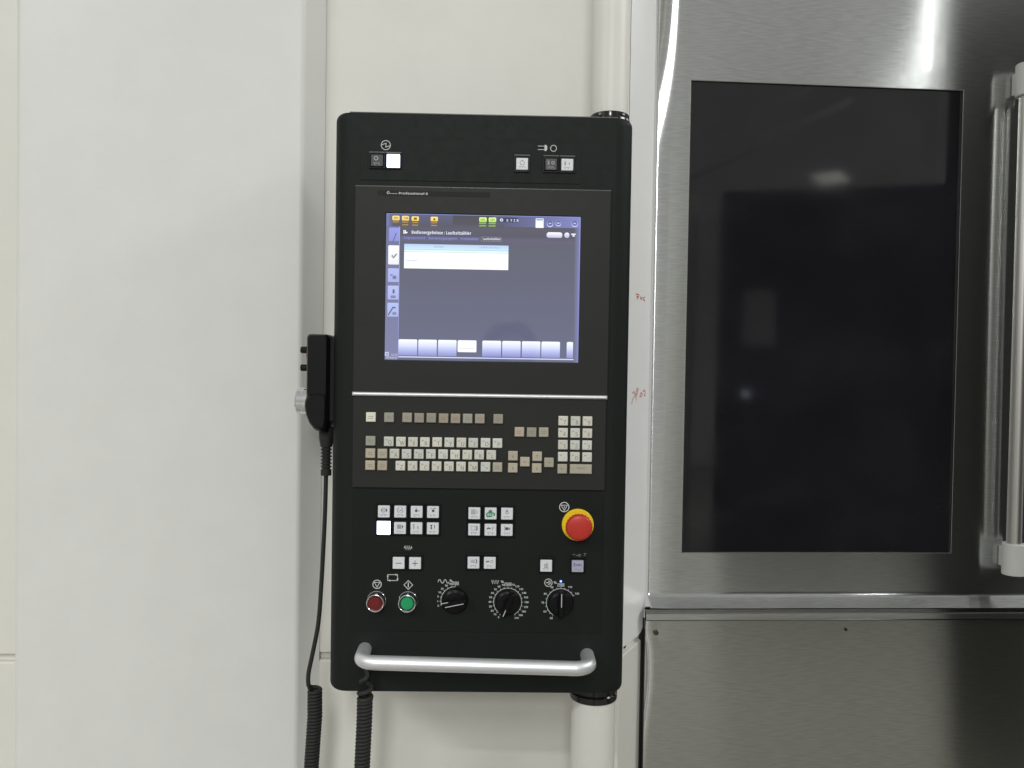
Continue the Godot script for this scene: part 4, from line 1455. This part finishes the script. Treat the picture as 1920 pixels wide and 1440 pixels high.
func build_cables() -> void:
	var o := thing("pendant_cable", "thin black cable from the pendant turning into a coil at the left", "cable", CONSOLE, Vector3(-0.262, -0.9, -0.05))
	var st := begin()
	var coil := helix([Vector3(-265, -474, -50), Vector3(-264.5, -520, -50), Vector3(-269, -600, -50), Vector3(-273, -700, -48), Vector3(-276, -900, -45)], 9.6, 2.8, 5.6, PI)
	tube(st, smooth([Vector3(-250.5, -118, -50), Vector3(-251.5, -180, -50), Vector3(-253.5, -240, -50), Vector3(-256.5, -306, -50), Vector3(-260.5, -366, -50), Vector3(-270, -420, -50), Vector3(-275.5, -449, -50), Vector3(-275.4, -468, -50), coil[2] / K, coil[4] / K]), 0.0036, 12)
	put("lead", st, M["rubber"], o)
	st = begin()
	tube(st, coil, 0.0029, 7)
	put("coil", st, M["rubber"], o)
	o = thing("console_cable", "thick coiled black cable hanging below the grab handle", "cable", CONSOLE, Vector3(-0.173, -0.9, 0.02))
	st = begin()
	coil = helix([Vector3(-172.5, -462, 17), Vector3(-173, -500, 17), Vector3(-175.5, -571, 17), Vector3(-178, -700, 17), Vector3(-180, -900, 17)], 9.6, 3.0, 5.8, 2.2)
	tube(st, coil, 0.0031, 7)
	put("coil", st, M["rubber"], o)
	st = begin()
	var first := PackedVector3Array()
	first.append(pt(-172, -417, 8))
	for i in 61:
		var t := i / 60.0
		var a := 2.2 - TAU * 2.6 * (1.0 - t)
		var r := lerpf(2.0, 9.6, smoothstep(0.0, 0.5, t))
		first.append(pt(-172.3 + r * cos(a), lerpf(-420.0, -463.0, 1.0 - pow(1.0 - t, 1.5)), lerpf(14.0, 17.0, t) + r * sin(a)))
	tube(st, first, 0.0037, 10)
	put("lead", st, M["rubber"], o)

# ---------------------------------------------------------------- the photographer, seen as a faint reflection in the screen
func cone(p: Vector3, b: Array) -> float:
	var pa: Vector3 = p - b[0]
	var ba: Vector3 = b[1] - b[0]
	var h := clampf(pa.dot(ba) / maxf(ba.length_squared(), 1e-9), 0.0, 1.0)
	return (pa - ba * h).length() - lerpf(b[2], b[3], h)

func field(p: Vector3, bones: Array, k: float) -> float:
	var d := 1.0
	for b: Array in bones:
		var e := cone(p, b)
		if e > d + k:
			continue
		var h := clampf(0.5 + 0.5 * (d - e) / k, 0.0, 1.0)
		d = lerpf(d, e, h) - k * h * (1.0 - h)
	return d

func net(st: SurfaceTool, f: Callable, lo: Vector3, hi: Vector3, cell: float) -> void:
	var n := Vector3i(((hi - lo) / cell).ceil()) + Vector3i.ONE
	var v := PackedFloat32Array()
	v.resize(n.x * n.y * n.z)
	var at := func(i: int, j: int, k: int) -> int: return (k * n.y + j) * n.x + i
	for k in n.z:
		for j in n.y:
			for i in n.x:
				v[(k * n.y + j) * n.x + i] = f.call(lo + Vector3(i, j, k) * cell)
	var where := {}
	for k in n.z - 1:
		for j in n.y - 1:
			for i in n.x - 1:
				var sum := Vector3.ZERO
				var c := 0
				var neg := 0
				var o := PackedFloat32Array()
				for q in 8:
					var x := v[at.call(i + (q & 1), j + ((q >> 1) & 1), k + (q >> 2))]
					o.append(x)
					neg += 1 if x < 0.0 else 0
				if neg == 0 or neg == 8:
					continue
				for q in 8:
					for s in [1, 2, 4]:
						if q & s == 0 and (o[q] < 0.0) != (o[q | s] < 0.0):
							var t := o[q] / (o[q] - o[q | s])
							sum += Vector3(q & 1, (q >> 1) & 1, q >> 2).lerp(Vector3((q | s) & 1, ((q | s) >> 1) & 1, (q | s) >> 2), t)
							c += 1
				var p := lo + (Vector3(i, j, k) + sum / c) * cell
				var e := cell * 0.5
				var g := Vector3(f.call(p + Vector3(e, 0, 0)) - f.call(p - Vector3(e, 0, 0)), f.call(p + Vector3(0, e, 0)) - f.call(p - Vector3(0, e, 0)), f.call(p + Vector3(0, 0, e)) - f.call(p - Vector3(0, 0, e)))
				where[Vector3i(i, j, k)] = [p, g.normalized()]
	var axes := [Vector3i(1, 0, 0), Vector3i(0, 1, 0), Vector3i(0, 0, 1)]
	for c: Vector3i in where:
		for a in 3:
			var u: Vector3i = axes[(a + 1) % 3]
			var w: Vector3i = axes[(a + 2) % 3]
			if not (where.has(c - u) and where.has(c - w) and where.has(c - u - w)):
				continue
			var d: Vector3i = c + axes[a]
			var x0 := v[at.call(c.x, c.y, c.z)]
			var x1 := v[at.call(d.x, d.y, d.z)]
			if (x0 < 0.0) == (x1 < 0.0):
				continue
			var q := [where[c], where[c - u], where[c - u - w], where[c - w]]
			if x0 < 0.0:
				q.reverse()
			for e in [0, 1, 2, 0, 2, 3]:
				vert(st, q[e][0], q[e][1])

func build_person() -> void:
	var o := thing("person", "dark-haired person in a dark jumper holding up a small camera, mirrored in the screen", "person", Transform3D(Basis(), Vector3(0.05, 0, 0.40)))
	var B := func(a: Array, b: Array, ra: float, rb: float) -> Array: return [Vector3(a[0], a[1], a[2]), Vector3(b[0], b[1], b[2]), ra, rb]
	var arms := []
	var legs := []
	var hands := []
	for s in [-1.0, 1.0]:
		var cx: float = -0.05
		arms.append(B.call([0.15 * s, 1.335, 0.0], [0.19 * s, 1.30, -0.01], 0.065, 0.058))
		arms.append(B.call([0.19 * s, 1.30, -0.01], [cx + 0.25 * s, 1.13, -0.19], 0.055, 0.042))
		arms.append(B.call([cx + 0.25 * s, 1.13, -0.19], [cx + 0.105 * s, 1.385, -0.275], 0.042, 0.030))
		legs.append(B.call([0.09 * s, 0.86, 0.0], [0.10 * s, 0.47, -0.01], 0.085, 0.058))
		legs.append(B.call([0.10 * s, 0.47, -0.01], [0.11 * s, 0.09, 0.02], 0.056, 0.040))
		var hand := [B.call([cx + 0.105 * s, 1.385, -0.275], [cx + 0.085 * s, 1.445, -0.305], 0.028, 0.024), B.call([cx + 0.085 * s, 1.445, -0.305], [cx + 0.071 * s, 1.505, -0.335], 0.022, 0.015)]
		for i in 4:
			var y := 1.522 - 0.018 * i
			var l: float = [0.030, 0.036, 0.034, 0.026][i]
			hand.append(B.call([cx + 0.078 * s, y - 0.012, -0.325], [cx + 0.068 * s, y, -0.366], 0.0105, 0.009))
			hand.append(B.call([cx + 0.068 * s, y, -0.366], [cx + (0.066 - l * 0.5) * s, y, -0.392], 0.009, 0.008))
			hand.append(B.call([cx + (0.066 - l * 0.5) * s, y, -0.392], [cx + (0.066 - l) * s, y - 0.003, -0.392], 0.008, 0.0065))
		hand.append(B.call([cx + 0.086 * s, 1.45, -0.31], [cx + 0.058 * s, 1.475, -0.322], 0.013, 0.011))
		hand.append(B.call([cx + 0.058 * s, 1.475, -0.322], [cx + 0.032 * s, 1.496, -0.336], 0.011, 0.0085))
		hands.append(hand)
	var trunk := [B.call([-0.07, 0.90, 0.01], [0.07, 0.90, 0.01], 0.10, 0.10), B.call([-0.05, 1.05, 0.01], [0.05, 1.05, 0.01], 0.10, 0.10), B.call([-0.09, 1.24, 0.0], [0.09, 1.24, 0.0], 0.105, 0.105), B.call([-0.11, 1.33, 0.01], [0.11, 1.33, 0.01], 0.07, 0.07)]
	var neck := [B.call([0, 1.34, 0.01], [0, 1.47, -0.02], 0.055, 0.050)]
	var feet := []
	for s in [-1.0, 1.0]:
		feet.append(B.call([0.11 * s, 0.045, 0.05], [0.13 * s, 0.035, -0.14], 0.042, 0.034))
	var head := [B.call([0, 1.565, 0.0], [0, 1.56, -0.045], 0.082, 0.070), B.call([0, 1.50, -0.055], [0, 1.475, -0.075], 0.058, 0.034), B.call([0, 1.545, -0.118], [0, 1.515, -0.134], 0.010, 0.013), B.call([-0.082, 1.53, -0.02], [-0.080, 1.555, -0.012], 0.012, 0.014), B.call([0.082, 1.53, -0.02], [0.080, 1.555, -0.012], 0.012, 0.014), B.call([-0.02, 1.482, -0.112], [0.02, 1.482, -0.112], 0.008, 0.008), B.call([-0.045, 1.565, -0.103], [0.045, 1.565, -0.103], 0.010, 0.010), neck[0]]
	var st := begin()
	var whole: Array = trunk + arms + legs + neck
	net(st, func(p: Vector3) -> float: return field(p, whole, 0.03), Vector3(-0.42, 0.03, -0.33), Vector3(0.40, 1.46, 0.14), 0.02)
	net(st, func(p: Vector3) -> float: return field(p, head, 0.018), Vector3(-0.11, 1.44, -0.16), Vector3(0.11, 1.66, 0.10), 0.008)
	for h in hands:
		var lo := Vector3(1, 9, 9)
		var hi := -lo
		for b in h:
			for e in 2:
				lo = lo.min(b[e] - Vector3.ONE * 0.034)
				hi = hi.max(b[e] + Vector3.ONE * 0.034)
		hi.y = minf(hi.y, 1.56)
		net(st, func(p: Vector3) -> float: return field(p, h, 0.006), lo, hi, 0.0045)
	put("body", st, M["skin"], o)
	st = begin()
	net(st, func(p: Vector3) -> float: return maxf(field(p, trunk + arms, 0.035) - 0.012, maxf(0.84 - p.y, Vector2(p.x, p.y).distance_to(Vector2(-0.05, 1.47)) * -1.0 + 0.11)), Vector3(-0.44, 0.80, -0.33), Vector3(0.42, 1.45, 0.16), 0.018)
	put("jumper", st, M["jumper"], o)
	st = begin()
	net(st, func(p: Vector3) -> float: return maxf(field(p, legs + [trunk[0]], 0.03) - 0.014, p.y - 0.93), Vector3(-0.24, 0.02, -0.13), Vector3(0.24, 0.98, 0.16), 0.018)
	put("trousers", st, M["cabinet_dark"], o)
	st = begin()
	net(st, func(p: Vector3) -> float: return field(p, feet, 0.02), Vector3(-0.20, -0.01, -0.20), Vector3(0.20, 0.12, 0.12), 0.012)
	put("shoes", st, M["black_plastic"], o)
	st = begin()
	net(st, func(p: Vector3) -> float: return maxf(maxf((p * Vector3(1.0, 1.0, 0.86) - Vector3(0, 1.572, -0.006)).length() - 0.098, (1.60 - p.y) - (p.z + 0.075) * 2.2), 1.49 - p.y), Vector3(-0.12, 1.47, -0.14), Vector3(0.12, 1.69, 0.13), 0.009)
	put("hair", st, M["hair"], o)
	for s in [-1, 1]:
		st = begin()
		lathe(st, 0, 0, [Vector2(8, 0), Vector2(7, 4), Vector2(4, 6.6), Vector2(0, 8)], 12, Transform3D(Basis(Vector3.UP, PI), Vector3(0.031 * s, 1.545, -0.100)))
		put("eye", st, M["gloss_black"], o)
	o = thing("compact_camera", "small grey camera held up in both hands", "camera", Transform3D(Basis(), Vector3(0, 1.47, 0.04)))
	st = begin()
	box(st, Vector3(-0.052, 0.0, -0.012), Vector3(0.052, 0.062, 0.014), 0.004)
	put("body", st, M["camera_grey"], o)
	st = begin()
	lathe(st, 0, 0, [Vector2(22, 0), Vector2(22, 8), Vector2(19, 9), Vector2(19, 15), Vector2(15, 16), Vector2(13, 12), Vector2(0, 11)], 28, Transform3D(Basis(Vector3.UP, PI), Vector3(0.0, 0.030, -0.012)))
	put("lens", st, M["gloss_black"], o)
